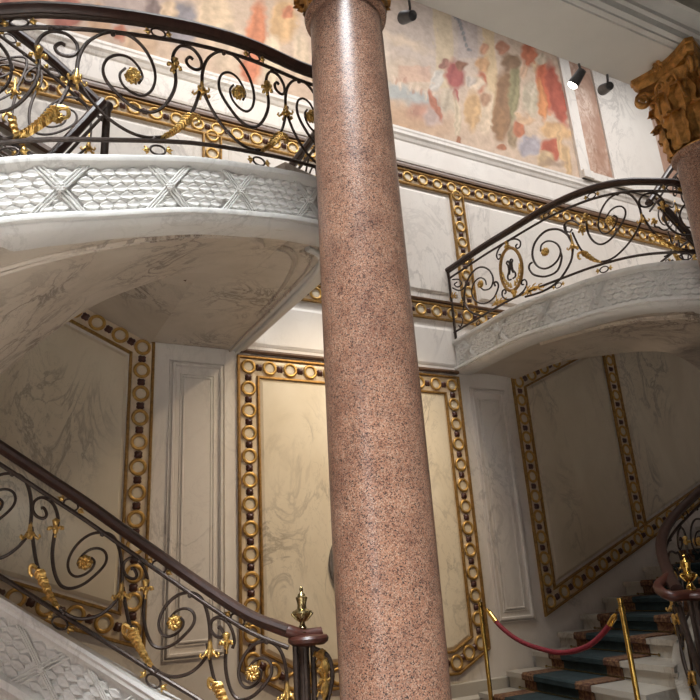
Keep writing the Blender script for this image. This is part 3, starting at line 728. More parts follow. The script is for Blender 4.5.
        q = [(u if not mir else 1 - u, t) for u, t in tip]; v = catmull([(u, t, 0) for u, t in q], 4)
        m.tube([s.inner(x0 + p.x * bay, p.y) for p in v], lambda t: .014 - .006 * t, 7)
        for k in range(1, N - 1, 1):
            t = (P[k + 1] - P[k - 1]).normalized(); n_ = t.cross(Yv).normalized(); wd = .006 + .020 * (k / N)
            m.tube([P[k] - Yv * .012 - n_ * wd, P[k] - Yv * .020 + t * .010, P[k] - Yv * .012 + n_ * wd - t * .004], lambda t: .0035 + .003 * math.sin(t * math.pi), 5)
        return m.build('acanthus_leaf', M['gold'], s.root, True)
def raise_(P, h): return [Vector(p) + Vector((0, 0, h)) for p in P]

# upper left balustrade: stands on the curved edge
topL = [(-1.45, 4.86, 3.34), (-1.30, 4.1, 3.51), (-0.85, 3.46, 3.74), (-0.42, 3.2, 3.9)]
pts = [(0, 3, 3.14), (50, 5, 3.195), (100, 11, 3.26), (150, 19, 3.36), (200, 29, 3.46), (250, 43, 3.57), (300, 64, 3.67)]
def over(b, x, y):
    """point on the sight line (x,y) closest to the vertical above b"""
    d = ray(x, y); d = d / math.hypot(d[0], d[1]); k = (b[0] * d[0] + b[1] * d[1]); p = EYE + d * k; return Vector((b[0], b[1], p[2]))
for i, (x, y, z) in enumerate(pts): topL.append(tuple(over(LT[4 + i], x, y)))
topL += [(2.03, 3.60, 4.63), (2.13, 4.0, 4.66), (2.13, 5.0, 4.67), (2.12, 5.97, 4.67)]
LTb = [Vector(p) for p in LT]
def inset(P, side, d):
    pa = Path(P, side=side, dense=True); return [p + pa.nrm(s_) * -d for p, s_ in zip(pa.P, pa.S)]
ofs = [LP.nrm(LP.S[min(i * 8, len(LP.S) - 1)]) * -.012 for i in range(len(LT))]
bl = Balustrade('iron_balustrade', [Vector(p) + o for p, o in zip(LT, ofs)], [Vector(p) + o for p, o in zip(topL, ofs)], 'scrolled iron balustrade with gilded leaves on the curved landing at upper left', (0.9, 3.5, 3.4), .034)
bl.round = False; bl.bars()
xs = [bl.find(px, 3.95) for px in (46, 180, 273)]
xs = [xs[0] - (xs[1] - xs[0]) * 1.0] + xs
xs = [xs[0] - .66] + xs + [xs[-1] + .55, xs[-1] + 1.1, xs[-1] + 1.68, xs[-1] + 2.26]
for a, b_ in zip(xs, xs[1:]): bl.bay(a, b_ - a, False)

# rails of the next flight, seen behind it
iu = Balustrade('iron_balustrade', [(0.50, 4.55, 3.80), (0.0, 4.55, 4.05), (-.7, 4.55, 4.44), (-1.4, 4.55, 4.83)], [Vector((0.55, 4.55, 4.66)), wy(52, 60, 4.55), wy(0, 20, 4.55), Vector((-1.4, 4.55, 5.9))], 'dark iron balustrade rising left behind the upper landing', (0.2, 4.55, 3.9), .034)
iu.bars()
iu.bay(-.05, .62, False); iu.bay(.57, .62, False)
m = MB().lathe([(.028, -.9), (.028, -.05), (.04, -.03), (.045, 0), (.03, .02)], (0.56, 4.50, 4.66), 12).build('corner_post', M['iron'], iu.root, True)
il = Balustrade('iron_balustrade', [(-.55, 4.5, 2.35), (-0.2, 4.42, 2.68), (.15, 4.4, 3.08), (.53, 4.4, 3.60)], [Vector((-.55, 4.5, 3.2)), Vector((-.2, 4.42, 3.5)), wy(40, 168, 4.4), wy(103, 102, 4.4)], 'short dark iron balustrade dropping left from the landing corner post', (0.1, 4.4, 3.0), .034)
il.bars(); il.bay(.35, .55, False)

# upper right balustrade
topR = [tuple(over(RT[0], 450, 270)), tuple(over(RT[1], 486, 246)), tuple(over(RT[2], 516, 229))]
for b, (x, y) in zip(RT[3:8], ((560, 204), (600, 186), (640, 176), (680, 175), (697, 176))): topR.append(tuple(over(b, x, y)))
dz = topR[7][2] - RT[7][2]
topR += [(p[0], p[1], p[2] + dz) for p in RT[8:]]
ofs = [RP.nrm(RP.S[min(i * 8, len(RP.S) - 1)]) * -.012 for i in range(len(RT))]
br = Balustrade('iron_balustrade', [Vector(p) + o for p, o in zip(RT, ofs)], [Vector(p) + o for p, o in zip(topR, ofs)], 'scrolled iron balustrade with oval medallion climbing to the upper right', (4.7, 4.4, 3.5), .030)
br.bars()
MB().tube([br.p(.02, .0), br.p(.02, .97)], .016, 8).build('end_post', M['iron'], br.root, True)
xm = br.find(512)
def medallion(bal, xm, rx=.155, rz_=.235):
    P = [bal.p(xm + rx * math.cos(a), .5 + rz_ / bal.h(xm) * math.sin(a)) for a in [2 * math.pi * k / 28 for k in range(29)]]
    mr = MB().tube(P, .017, 8).build('medallion_ring', M['band_gold'], bal.root, True)
    hh = bal.h(xm)
    for sg in (-1, 1):
        m = MB()
        for t0 in (.5 + sg * rz_ / hh,):
            a = bal.p(xm, t0); b_ = bal.p(xm, .5 + sg * (G1 - .5))
            m.tube([a, a.lerp(b_, .3), a.lerp(b_, .6), b_], lambda t: .026 + .010 * math.sin(t * 6), 8)
        m.build('medallion_husk', M['gold'], mr, True)
        for e in (-1, 1):
            pts = [(.035, sg * .40), (.10, sg * .37), (.15, sg * .30), (.135, sg * .235), (.095, sg * .235), (.085, sg * .275), (.11, sg * .29)]
            pts = [(e * (a + .03), b_ * 1.0) for a, b_ in pts]
            MB().tube(catmull([bal.p(xm + a, .5 + b_ * .92) for a, b_ in pts], 4), .009, 6).build('scroll', M['iron'], bal.root, True)
    # interlaced cipher in the medallion
    for e in (-1, 1):
        m = MB(); m.tube(catmull([bal.p(xm + e * a, .5 + b_) for a, b_ in ((.012, -.13), (.05, -.12), (.055, -.07), (.03, -.02), (.028, .06), (.045, .10), (.02, .12), (.005, .07), (.012, .0), (.03, -.06))], 4), .010, 6)
        m.build('cipher', M['iron'], mr, True)
    for e in (-1, 1):
        for k in range(5):
            a = -math.pi / 2 + e * (.25 + k * .28); c = bal.p(xm + (rx - .03) * math.cos(a), .5 + (rz_ - .035) / hh * math.sin(a))
            MB().tube([c, c + Vector((0, 0, .03)), c + Vector((0, 0, .055))], lambda t: .016 - .011 * t, 6).build('laurel_leaf', M['gold'], mr, True)
medallion(br, xm)
# single spirals beside the medallion, measured on the photograph
_sx = [proj(br.p(q, .5))[0] for q in br.S[:140]]
def bs(x): return float(np.interp(x, _sx, br.S[:140]))
def bp(x, y):
    q = bs(x)
    for _ in range(3):
        a, c = proj(br.p(q, 0)), proj(br.p(q, 1)); t = (a[1] - y) / (a[1] - c[1]); q += (x - proj(br.p(q, t))[0]) / 90.0
    return br.p(q, t)
def pxcurve(pts, k, ox, oy, r_, name='scroll', mat='iron'):
    return MB().tube(catmull([bp(ox + x / k, oy + y / k) for x, y in pts], 4), r_, 6).build(name, M[mat], br.root, True)
K1 = (5.833, 440, 220); K2 = (3.889, 520, 150)
pxcurve([(250, 562), (180, 540), (143, 480), (150, 390), (185, 315), (235, 278), (285, 295), (310, 345), (296, 398), (258, 412), (236, 396)], *K1, lambda t: .0125 - .004 * t)
pxcurve([(322, 388), (316, 370), (332, 366), (340, 395), (312, 458), (258, 490), (208, 476), (185, 430), (196, 375), (230, 342), (262, 352), (270, 382)], *K1, lambda t: .011 - .003 * t)
pxcurve([(75, 350), (110, 350), (128, 375), (105, 395), (85, 380), (100, 366)], *K1, .009); pxcurve([(75, 400), (110, 415), (140, 400), (160, 355)], *K1, .009)
pxcurve([(130, 455), (138, 500), (134, 525)], *K1, .008); pxcurve([(120, 560), (132, 590), (118, 625), (108, 615)], *K1, .008)
pxcurve([(205, 372), (190, 338), (150, 312), (100, 318), (60, 360), (48, 410), (65, 452), (100, 464), (140, 440), (158, 400), (143, 368), (110, 357), (84, 372), (80, 398)], *K2, lambda t: .0125 - .004 * t)
pxcurve([(48, 440), (38, 448), (36, 466), (55, 488), (100, 494), (145, 472), (162, 425), (158, 400)], *K2, .011)
pxcurve([(207, 382), (196, 440), (150, 510), (90, 550), (20, 572)], *K2, .011)
pxcurve([(205, 372), (186, 335), (172, 305), (178, 285), (200, 277), (225, 288), (242, 312)], *K2, .0095); pxcurve([(178, 300), (180, 318), (195, 322), (203, 310)], *K2, .008)
def putp(me, x, y, sc=1.0):
    p = bp(x, y); f_ = br.frame(bs(x), .5, sc); f_.translation = p; inst(me.name, me, br.root, f_)
for x, y in ((481.4, 285), (546, 253)): putp(ROS, x, y, 1.1)
putp(HUSK, 573, 248); putp(COLL, 582, 231); putp(COLL, 462, 303, .7)
putp(HUSK, 497, 303, .7); putp(HUSK, 528, 293, .7)
def gleaf(pts, r_): 
    P = catmull([bp(x, y) for x, y in pts], 4); m = MB(); m.tube(P, lambda t: r_ * (.5 + .9 * math.sin(t * math.pi) + .25 * math.sin(t * 26)), 7)
    for k in range(2, len(P) - 1, 2):
        for e in (-1, 1): m.tube([P[k], P[k] + Vector((0, 0, e * .03)) + (P[k] - P[k - 1]) * .6, P[k] + Vector((0, 0, e * .036)) + (P[k] - P[k - 1]) * 1.6], lambda t: .010 - .005 * t, 5)
    return m.build('acanthus_leaf', M['gold'], br.root, True)
gleaf([(492, 306), (500, 302), (508, 301)], .014); gleaf([(522, 296), (532, 289), (544, 287)], .014); gleaf([(449, 301), (452, 297), (457, 296)], .008)
for x in (474, 552):
    q = bs(x)
    for tt in ((G1 + .955) / 2, G0 * .5):
        m = br.frame(q, tt, .98, -br.slope(q)); ol = inst('oval_link', OVAL, br.root, m)
        for sg in (-1, 1): sub('bud', BUD, ol, m, m @ Matrix.Translation((sg * .042, 0, 0)) @ Matrix.Rotation(sg * math.pi / 2, 4, 'Y'))
h0, h1 = bs(573), bs(643); L_ = (h1 - h0); x0 = h0 + HUSKC[0] * L_
for k in range(0, 6): br.bay(x0 + k * L_ - (0 if k == 0 else 0), L_, True, lo=bs(560))
# rails of the following flight behind it
c0 = wy(648, 203, 4.55)
ir = Balustrade('iron_balustrade', [(c0.x, 4.55, c0.z - .86), (c0.x + .8, 4.55, c0.z - .40), (c0.x + 1.6, 4.55, c0.z + .06), (c0.x + 2.4, 4.55, c0.z + .5)], [c0, wy(682, 157, 4.55), Vector((c0.x + 1.6, 4.55, c0.z + 1.0)), Vector((c0.x + 2.4, 4.55, c0.z + 1.5))], 'dark iron balustrade rising right behind the right gallery', (c0.x, 4.55, 3.7), .032)
ir.bars(); ir.bay(.0, .6, True); ir.bay(.6, .6, True)
id_ = Balustrade('iron_balustrade', [(c0.x, 4.42, c0.z - .9), (c0.x + .4, 4.40, c0.z - 1.3), (c0.x + .9, 4.42, c0.z - 1.7)], [Vector((c0.x, 4.42, c0.z - .03)), Vector((c0.x + .4, 4.40, c0.z - .42)), Vector((c0.x + .9, 4.42, c0.z - .82))], 'short dark iron balustrade dropping right behind the right gallery', (c0.x + .4, 4.4, 3.2), .032)
id_.bars(); id_.bay(.15, .55, True)

# ------------------------------------------------------------------ lower left flight
LBp = [(-180, 487, 4.50), (-120, 523, 4.48), (-60, 560, 4.42), (0, 596, 4.35), (40, 620.5, 4.31), (80, 645, 4.25), (120, 669.5, 4.18), (160, 694, 4.08), (205, 721, 3.93), (250, 750, 3.76), (292, 772, 3.62)]
LRp = [(-180, 345, 4.50), (-120, 382, 4.48), (-60, 418, 4.42), (0, 455, 4.35), (40, 480, 4.31), (80, 505, 4.25), (120, 532, 4.18), (160, 558.5, 4.08), (205, 588, 3.93), (250, 615, 3.76), (286, 631, 3.62)]
base = wyz(LBp); top = [Vector((b.x, b.y, over(b, x, y).z)) for b, (x, y, Y) in zip(base, LRp)]
nw = wy(303, 640, 3.6)
bll = Balustrade('iron_balustrade', base, top, 'scrolled iron balustrade of the lower left flight ending at the brass finial', (0.8, 4.1, 0.5), .032)
bll.bars()
s1_, s2_ = bll.find(83), bll.find(173); s3_ = bll.find(255)
bay_ = s2_ - s1_
x0 = s1_ - (1 - ROSC[0]) * bay_
b3 = s3_ - s2_
for k in (-2, -1, 0): bll.bay(x0 + k * bay_, bay_, True)
bll.bay(x0 + bay_, bay_, True)
bll.bay(s3_ - (1 - ROSC[0]) * b3, b3, True)
# newel and finial
nroot = empty('newel_post', (nw.x, nw.y, 0), 'dark iron newel with red brown cap below the brass finial', 'newel')
def newel(root, c, zt, face=1):
    for dx, dy in ((-.045, 0), (.0, -.02), (.03, .03), (.05, -.01)):
        MB().tube([(c.x + dx, c.y + dy, 0.02), (c.x + dx, c.y + dy, zt - .04)], .016, 8).build('bar', M['iron'], root, True)
    MB().lathe([(.03, 0), (.09, 0), (.10, .02), (.09, .05), (.06, .08), (.04, .12), (.035, zt * .4), (.03, zt * .6), (.045, zt * .62), (.03, zt * .66), (.028, zt - .06), (.05, zt - .03)], (c.x, c.y, 0), 14).build('shaft', M['iron'], root, True)
    m = MB(); m.lathe([(.02, -.045), (.085, -.04), (.105, -.025), (.108, -.008), (.100, .005), (.06, .012), (.001, .013)], (c.x + .03 * face, c.y, zt), 22); m.build('cap', M['cap'], root, True)
    # scroll bracket under the cap
    P = [(.06, -.06), (.13, -.10), (.15, -.20), (.11, -.34), (.09, -.50), (.13, -.66), (.20, -.76), (.24, -.70), (.20, -.64)]
    MB().tube(catmull([(c.x + face * a * .9, c.y - a * .35, zt + b_) for a, b_ in P], 5), .012, 6).build('scroll_bracket', M['iron'], root, True)
    P = [(.075, -.07), (.10, -.12), (.11, -.2), (.095, -.3), (.08, -.42)]
    m = MB(); pp = catmull([(c.x + face * a * .9, c.y - a * .35 - .01, zt + b_) for a, b_ in P], 5)
    m.tube(pp, lambda t: .024 - .014 * t + .008 * math.sin(t * 22), 7)
    for k in range(2, len(pp) - 2, 3):
        for e in (-1, 1): m.tube([pp[k], pp[k] + Vector((e * .03, 0, .012)), pp[k] + Vector((e * .042, 0, -.008))], lambda t: .010 - .005 * t, 5)
    m.build('gilded_leaf', M['gold'], root, True)
newel(nroot, Vector((nw.x, nw.y, 0)), 0.965)
# rail easing into the cap
MB().tube(catmull([bll._at(bll.t, bll.L - .10), top[-1], Vector((nw.x, nw.y, .975)), Vector((nw.x + .10, nw.y - .01, .975))], 6), .034, 10).build('rail_end', M['cap'], nroot, True)
FIN = [(.03, 0), (.036, .006), (.036, .014), (.024, .022), (.021, .032), (.026, .040), (.016, .055), (.015, .068), (.022, .074), (.040, .092), (.060, .112), (.064, .124), (.060, .134), (.046, .140), (.030, .148), (.027, .165), (.030, .185), (.036, .205), (.037, .214), (.026, .220), (.022, .232), (.012, .240), (.009, .250), (.013, .258), (.010, .270), (.001, .282)]
def finial(c, z, label, sc=1.0, mat='silverbrass'):
    r_ = empty('brass_finial', (c.x, c.y, z), label, 'finial')
    MB().lathe([(a * sc, b_ * sc) for a, b_ in FIN], (c.x, c.y, z), 24).build('urn', M[mat], r_, True)
    m = MB()
    for k in range(14):
        a = 2 * math.pi * k / 14; cx, sy = math.cos(a), math.sin(a)
        m.tube([(c.x + cx * r0 * sc, c.y + sy * r0 * sc, z + zz * sc) for r0, zz in ((.024, .076), (.043, .094), (.062, .114), (.065, .124))], .006 * sc, 5)
    m.build('gadroons', M[mat], r_, True)
finial(Vector((nw.x + .0, nw.y, 0)), .978, 'small brass urn finial on the left newel cap', .86)

# stringer with carved band, body below, steps behind
lfl = empty('marble_staircase', (0.6, 4.9, 0), 'lower left marble flight with carved leaf stringer', 'staircase')
SP = Path([Vector((p.x, p.y, p.z)) for p in base], side=1)
if SP.nrm(SP.L * .5).y > 0: SP.side = -1
PR2 = [(-.10, 0), (.05, 0), (.055, -.02), (.045, -.035), (.045, -.055), (.02, -.075), (.01, -.10), (.01, -.34), (.03, -.355), (.05, -.37), (.05, -.41), (.02, -.43), (.0, -.45)]
Sx = []
for i in range(61):
    s_ = SP.L * i / 60; p = SP.at(s_); q = SP.nrm(s_); row = [Vector((p.x + q.x * o, p.y + q.y * o, max(0.0, p.z + z))) for o, z in PR2]
    row += [Vector((p.x, p.y, 0)), Vector((p.x - q.x * .1, p.y - q.y * .1, 0))]; Sx.append(row)
ls_ = MB().sections(Sx).build('carved_stringer', M['carved'], lfl, True)
carve(SP, ls_, SP.find(-30), SP.find(150), top=-.10, bot=-.34, rows=5, pitch=.066, crosses=[SP.find(44), SP.find(116)], flip=1, xf=.12, off_=.011)
def step(parent, poly, z0, z1, nose=.025, mat='skirt'):
    m = MB(); k = len(poly)
    m.add([(x, y, z0) for x, y in poly] + [(x, y, z1) for x, y in poly], [tuple(range(k))[::-1], tuple(range(k, 2 * k))] + [(i, (i + 1) % k, k + (i + 1) % k, k + i) for i in range(k)])
    return m
def yin(path, X, d):
    """y of the path where it crosses X"""
    b = min(path.P, key=lambda p: abs(p.x - X)); return b.y + d
for k in range(12):
    xa = 1.42 - .29 * k; xb = xa - .31; z1 = .165 * (k + 1)
    m = step(lfl, [(xa, yin(SP, xa, .09)), (xa, 5.97), (xb, 5.97), (xb, yin(SP, xb, .09))], 0, z1 - .04)
    m.box((xb, max(yin(SP, xa, .09), yin(SP, xb, .09)), z1 - .04), (xa + .03, 5.97, z1)); m.build('step', M['skirt'], lfl)

# ------------------------------------------------------------------ right flight with carpet
rfl = empty('marble_staircase', (5.4, 5.0, 0), 'lower right marble steps rising to the right beside the wall', 'staircase')
RTop = [(4.55, 3.62, 1.04), (4.72, 3.80, 1.13), tuple(wy(661, 545, 4.12)), tuple(wy(671, 520, 4.30)), tuple(wy(700, 491, 4.40)), (6.8, 4.42, 2.16), (7.5, 4.36, 2.45), (8.2, 4.3, 2.74)]
RBase = [(p[0], p[1], p[2] - h_) for p, h_ in zip(RTop, (.86, .86, .88, .88, .86, .86, .86, .86))]
RC = Path(RBase, side=1)
if RC.nrm(RC.L * .5).y > 0: RC.side = -1
def nosing(k, Y): return 4.43 + .365 * k - .165 * (6 - Y)
def rz_step(k): return .17 + .148 * k
def outerY(X): return yin(RC, X, .10)
NS = 11
for k in range(NS):
    def edge(kk, sh=0.0):
        pts = []
        for j in range(7):
            Y = 5.97 - j * (5.97 - 4.0) / 6; X = nosing(kk, Y) + sh
            if Y < outerY(X): Y = outerY(X); X = nosing(kk, Y) + sh
            pts.append((X, Y))
        return pts
    A = edge(k, .03); Bk = edge(k + 1, .06)
    poly = A + Bk[::-1]; z1 = rz_step(k)
    m = step(rfl, poly, 0, z1 - .045)
    A2 = edge(k); poly2 = A2 + Bk[::-1]; mm = step(rfl, poly2, z1 - .045, z1); m.add(mm.V, mm.F)
    m.build('step', M['skirt'], rfl)
# stringer / curb of the right flight
Sx = []
for i in range(51):
    s_ = RC.L * i / 50; p = RC.at(s_); q = RC.nrm(s_)
    row = [Vector((p.x + q.x * o, p.y + q.y * o, max(.001, p.z + z))) for o, z in ((-.09, 0), (.06, 0), (.06, -.05), (.03, -.08), (.03, -.36), (.05, -.38), (.05, -.44), (.0, -.46))]
    row += [Vector((p.x, p.y, 0)), Vector((p.x - q.x * .09, p.y - q.y * .09, 0))]; Sx.append(row)
MB().sections(Sx).build('curb', M['skirt'], rfl, True)
# carpet runner following the steps
cpt = empty('stair_carpet', (4.9, 5.2, 0), 'blue green stair carpet with red brown borders on the right steps', 'carpet')
def runner(name, mat, Y0, Y1, lift):
    S_ = []
    for Y in (Y0, Y1):
        loop = []
        for k in range(NS):
            x = nosing(k, Y); z = rz_step(k); xb = nosing(k + 1, Y) + .03
            loop += [Vector((x + .03 - lift, Y, z - .148 + lift)), Vector((x + .03 - lift, Y, z - .05)), Vector((x - lift, Y, z - .042)), Vector((x - lift, Y, z - .004)), Vector((x + .004, Y, z + lift)), Vector((xb - lift, Y, z + lift))]
        S_.append(loop)
    back = [[p + Vector((.016, 0, -.012)) for p in l] for l in S_]
    m = MB().sections(S_, False, False); n_ = len(S_[0]); q_ = 2 * n_
    m.add(S_[0] + S_[1] + back[0] + back[1], [(i, i + 1, q_ + i + 1, q_ + i) for i in range(n_ - 1)] + [(n_ + i + 1, n_ + i, q_ + n_ + i, q_ + n_ + i + 1) for i in range(n_ - 1)])
    return m.build(name, M[mat], cpt)
runner('runner', 'carpet', 4.84, 5.47, .013)
runner('border', 'carpet_edge', 5.47, 5.67, .014); runner('border', 'carpet_edge', 4.64, 4.84, .014)
for k in range(1, NS):
    Y0, Y1 = 4.52, 5.76; z = rz_step(k) - .148 + .022
    m = MB().tube([(nosing(k, Y1) + .008, Y1, z), (nosing(k, Y0) + .008, Y0, z)], .007, 6)
    for Y in (Y0, Y1): m.lathe([(.001, -.014), (.012, -.008), (.014, 0), (.012, .008), (.001, .014)], (nosing(k, Y) + .008, Y, z), 8)
    o = m.build('stair_rod', M['silverbrass'], rfl, True); 
# lower right balustrade, newel, finial
blr = Balustrade('iron_balustrade', RBase, RTop, 'dark scrolled iron balustrade curving up from the right newel', (5.2, 4.2, 0.5), .036)
blr.bars()
for k in range(6): blr.bay(.12 + k * .62, .62, True)
nr = wy(692, 594, 3.55); nr = Vector((nr.x, nr.y, 0))
nroot2 = empty('newel_post', (nr.x, nr.y, 0), 'dark iron newel with red brown cap at the right edge', 'newel')
newel(nroot2, nr, 1.0, 1)
MB().tube(catmull([Vector((nr.x + .12, nr.y - .02, 1.0)), Vector((nr.x - .02, nr.y, 1.0)), Vector((4.42, 3.58, 1.0)), Vector((4.50, 3.74, 1.06)), Vector(RTop[1])], 6), .036, 10).build('rail_end', M['cap'], nroot2, True)
finial(nr, 1.02, 'bright brass urn finial on the right newel cap', .92, 'brass')
# big S scroll panel that swells out under the right newel
m = MB(); m.tube(catmull([(nr.x - .10, nr.y + .05, .92), (nr.x - .13, nr.y, .70), (nr.x - .10, nr.y - .02, .50), (nr.x + .0, nr.y - .05, .30), (nr.x + .16, nr.y - .10, .14), (nr.x + .34, nr.y - .14, .04)], 6), .024, 8); m.build('swept_bar', M['iron'], nroot2, True)
m = MB(); m.tube(catmull([(nr.x + .02, nr.y - .08, .86), (nr.x - .03, nr.y - .09, .66), (nr.x + .02, nr.y - .10, .46), (nr.x + .14, nr.y - .12, .34), (nr.x + .20, nr.y - .12, .46), (nr.x + .12, nr.y - .12, .52), (nr.x + .10, nr.y - .12, .44)], 6), .015, 8); m.build('scroll', M['iron'], nroot2, True)

# ------------------------------------------------------------------ columns
def acan(mb, ang, r0, z0, h, w_, curl, out=.02):
    """one acanthus leaf rising on the bell and curling over"""
    N = 9; V = []; c, s = math.cos(ang), math.sin(ang)
    for i in range(N):
        u = i / (N - 1)
        if u < .72: rr = r0 + out * u; z = z0 + h * u / .72 * .96
        else:
            a = (u - .72) / .28 * math.pi * .9; rr = r0 + out * .72 + curl * (1 - math.cos(a)) * .6 ; z = z0 + h * .96 + curl * math.sin(a) * .55 - (curl * .5 * (u - .72) / .28)
        wd = w_ * (0.75 + .35 * math.sin(u * math.pi)) * (1.12 if i % 2 else .86) * (1 if u < .8 else (1 - (u - .8) * 2.6))
        for k in (-1, -.55, 0, .55, 1):
            d = abs(k); q = rr - .006 * d ** 2 + (.0 if d == .55 else (.026 if d == 0 else .016)) + (.010 if i % 2 else -.004) * (d > 0); t = wd * k
            V.append((q * c - t * s, q * s + t * c, z - .02 * d * (1 if i % 2 else .2)))
    mb.add(V, [(i * 5 + k, (i + 1) * 5 + k, (i + 1) * 5 + k + 1, i * 5 + k + 1) for i in range(N - 1) for k in range(4)])
def capital_parts(root, c, z0, H):
    off = Vector((c[0], c[1], 0))
    par = [root]
    def put(mb, name): mb.V = [v + off for v in mb.V]; return mb.build(name, M['capital'], par[0], True)
    par[0] = put(MB().lathe([(.20, z0 - .02), (.232, z0 - .015), (.238, z0), (.225, z0 + .018), (.20, z0 + .025), (.19, z0 + .2 * H), (.19, z0 + .5 * H), (.20, z0 + .75 * H), (.235, z0 + .86 * H), (.18, z0 + .87 * H)], n=32), 'capital')
    for row, (h, zz, r0, cu, n_, ph) in enumerate(((.36, .03, .222, .055, 8, 0), (.64, .04, .212, .06, 8, math.pi / 8))):
        for k in range(n_):
            m = MB(); acan(m, 2 * math.pi * k / n_ + ph, r0, z0 + zz * H, h * H, .088, cu, .045); put(m, 'acanthus_leaf')
    for k in range(4):
        a = math.pi / 4 + k * math.pi / 2; d = Vector((math.cos(a), math.sin(a), 0)); t = Vector((-d.y, d.x, 0))
        for e in (-1, 1):
            m = MB(); P = []
            P += [d * .20 + t * e * .09 + Vector((0, 0, z0 + .45 * H)), d * .24 + t * e * .07 + Vector((0, 0, z0 + .62 * H)), d * .29 + t * e * .04 + Vector((0, 0, z0 + .78 * H))]
            cc = d * .335 + t * e * .018 + Vector((0, 0, z0 + .745 * H))
            for j in range(22):
                b_ = math.pi * .62 - j * .52; rr = .066 * (1 - j / 24); P.append(cc + d * (rr * math.cos(b_)) + Vector((0, 0, rr * math.sin(b_))))
            m.tube(catmull(P, 2), lambda q: .017 - .008 * q, 7); put(m, 'volute')
        m = MB(); b_ = k * math.pi / 2; d2 = Vector((math.cos(b_), math.sin(b_), 0)); t2 = Vector((-d2.y, d2.x, 0))
        for e in (-1, 1):
            cc = d2 * .262 + t2 * e * .05 + Vector((0, 0, z0 + .74 * H)); P = [d2 * .23 + t2 * e * .12 + Vector((0, 0, z0 + .48 * H)), d2 * .25 + t2 * e * .105 + Vector((0, 0, z0 + .64 * H))]
            for j in range(16):
                g = math.pi * .95 - j * .52; rr = .042 * (1 - j / 18); P.append(cc + t2 * (e * -rr * math.cos(g)) + Vector((0, 0, rr * math.sin(g))))
            m.tube(catmull(P, 2), lambda q: .012 - .005 * q, 6)
        put(m, 'helix')
        m = MB()
        for j in range(6):
            g = j * math.pi / 3; cc = d2 * .315 + t2 * .03 * math.cos(g) + Vector((0, 0, z0 + .92 * H + .03 * math.sin(g)))
            m.lathe([(.001, -.02), (.016, -.012), (.02, 0), (.016, .012), (.001, .02)], cc, 8)
        m.lathe([(.001, -.02), (.014, -.012), (.018, 0), (.014, .012), (.001, .02)], d2 * .33 + Vector((0, 0, z0 + .92 * H)), 8)
        put(m, 'flower')
    # abacus with hollow sides
    m = MB(); S_ = []
    for zz, sc in ((.86, .93), (.885, .93), (.90, .97), (.94, 1.0), (.955, .99), (.96, 1.03), (1.0, 1.04)):
        loop = []
        for k in range(4):
            a0 = math.pi / 4 + k * math.pi / 2; p0 = Vector((math.cos(a0), math.sin(a0))) * .415; p1 = Vector((math.cos(a0 + math.pi / 2), math.sin(a0 + math.pi / 2))) * .415
            mid = (p0 + p1) / 2; dd = (p1 - p0).normalized()
            for j in range(9):
                u = j / 8; e = .04; q = (p0 + dd * e).lerp(p1 - dd * e, u); q = q - mid.normalized() * (.055 * math.sin(u * math.pi)); loop.append(Vector((q.x * sc, q.y * sc, z0 + zz * H)))
        S_.append(loop)
    m.sections(S_); put(m, 'abacus')
def column(c, r0, r1, zn, zt, label):
    root = empty('granite_column', (c[0], c[1], 0), label, 'column')
    N = 24; prof = []
    for i in range(N + 1):
        u = i / N; r = r0 + (r1 - r0) * (max(0, u - .25) / .75) ** 1.25; prof.append((r, .42 + (zn - .42) * u))
    prof += [(r1 + .01, zn + .01), (r1 + .03, zn + .02), (r1 + .035, zn + .04), (r1 + .02, zn + .05)]
    MB().lathe(prof, (c[0], c[1], 0), 64).build('shaft', M['granite'], root, True)
    MB().lathe([(r0 + .10, .13), (r0 + .12, .16), (r0 + .12, .19), (r0 + .08, .22), (r0 + .05, .25), (r0 + .05, .28), (r0 + .07, .31), (r0 + .07, .34), (r0 + .03, .37), (r0, .42)], (c[0], c[1], 0), 48).build('base', M['skirt'], root, True)
    MB().box((c[0] - r0 - .13, c[1] - r0 - .13, 0), (c[0] + r0 + .13, c[1] + r0 + .13, .13)).build('plinth', M['skirt'], root)
    capital_parts(root, c, zn + .05, zt - zn - .05)
column((1.715, 2.92), .245, .218, 4.46, 5.10, 'tall polished red granite column in front, capital cropped by the frame')
column((4.85, 2.80), .245, .205, 4.24, 5.10, 'far red granite column at right edge with gilded leafy capital')

# ------------------------------------------------------------------ spotlights under the beam
def spotlight(p, tgt, lit, label):
    r_ = empty('spotlight', p, label, 'lamp', 'small spotlights under the beam'); p = Vector(p); d = (Vector(tgt) - p).normalized(); q = d.to_track_quat('Z', 'Y').to_matrix().to_4x4(); q.translation = p
    hs = MB().lathe([(.02, -.09), (.035, -.085), (.04, -.03), (.046, .02), (.046, .045), (.041, .045)], n=16, M4=q).build('housing', M['lamp'], r_, True)
    MB().lathe([(.001, .030), (.040, .030), (.040, .050), (.034, .062), (.020, .070), (.001, .073)], n=16, M4=q).build('lens', M['lens'] if lit else M['lens_off'], hs, True)
    MB().tube([p - d * .04, p - d * .04 + Vector((0, -.02, .06)), Vector((p.x, 3.09, 5.14))], .010, 6).build('bracket', M['lamp'], r_, True)
spotlight((2.34, 3.14, 4.97), (2.1, 6, 6.9), False, 'grey spotlight beside the front column top')
spotlight((3.97, 3.14, 4.98), (2.75, 6, 2.1), True, 'lit spotlight at the beam edge, left of the pair')
spotlight((4.30, 3.14, 5.0), (5.5, 6, 6.5), False, 'unlit grey spotlight at the beam edge, right of the pair')

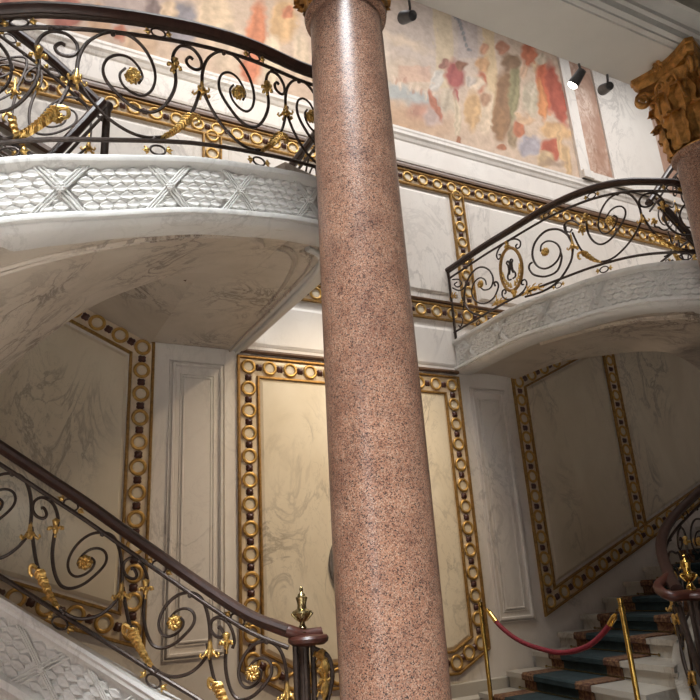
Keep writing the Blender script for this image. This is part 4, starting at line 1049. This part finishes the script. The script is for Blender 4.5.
# ------------------------------------------------------------------ oval plaque behind the column
pc = wy(346, 564, WY); m = MB(); S_ = []
for rr, t_ in ((1.0, 0), (1.0, .03), (.9, .045), (.82, .03), (.5, .035), (.02, .06)):
    S_.append([Vector((pc.x + .19 * rr * math.cos(2 * math.pi * k / 28), WY - .02 - t_, pc.z + .27 * rr * math.sin(2 * math.pi * k / 28))) for k in range(28)])
o = m.sections(S_).build('oval_plaque', M['plaque'], None, True, base=(pc.x, WY, pc.z - .3)); tag(o, 'grey oval plaque half hidden behind the front column', 'plaque')

# ------------------------------------------------------------------ stanchions and rope
SA = wz(480, 602, 1.0); SB = wz(620, 598, 1.0); SA.x = 4.03; SB.x = 4.03; SA = Vector((4.03, wy(480, 602, 1).y / wy(480, 602, 1).x * 4.03, 0)); SB = Vector((4.03, wy(620, 598, 1).y / wy(620, 598, 1).x * 4.03, 0))
def stanchion(c, zt, label):
    r_ = empty('rope_stanchion', (c.x, c.y, 0), label, 'stanchion')
    MB().lathe([(.15, 0), (.155, .01), (.15, .025), (.06, .045), (.03, .06)], (c.x, c.y, 0), 28).build('base', M['brass'], r_, True)
    MB().lathe([(.019, .05), (.019, zt - .03)], (c.x, c.y, 0), 16).build('pole', M['brass'], r_, True)
    MB().lathe([(.019, zt - .09), (.024, zt - .088), (.024, zt - .06), (.019, zt - .058), (.019, zt - .012), (.023, zt - .01), (.023, zt), (.001, zt + .003)], (c.x, c.y, 0), 16).build('collar', M['brass'], r_, True)
    return r_
stanchion(SA, over(SA, 480, 602).z, 'brass rope stanchion at the left end of the red rope')
stanchion(SB, over(SB, 620, 598).z, 'brass rope stanchion at the right end of the red rope')
ro = empty('barrier_rope', (4.03, (SA.y + SB.y) / 2, .6), 'burgundy barrier rope sagging between two brass stanchions', 'rope')
pa = [(487, 609), (500, 626), (520, 641), (545, 650), (565, 652.5), (588, 646), (605, 631), (616, 614)]
P = []
for i, (x, y) in enumerate(pa):
    Y = SA.y + (SB.y - SA.y) * ((x - 480) / 140) ** 1.0; d = ray(x, y); P.append(Vector(EYE + d * 4.03 / d[0]))
Pc = catmull(P, 8)
MB().tube(Pc[5:-4], .019, 10).build('rope', M['rope'], ro, True)
for a, b_ in ((Pc[0], Pc[6]), (Pc[-1], Pc[-6])):
    MB().tube([a, a.lerp(b_, .3), a.lerp(b_, .35), b_], lambda t: .010 if t < .3 else .021, 10).build('ferrule', M['brass'], ro, True)
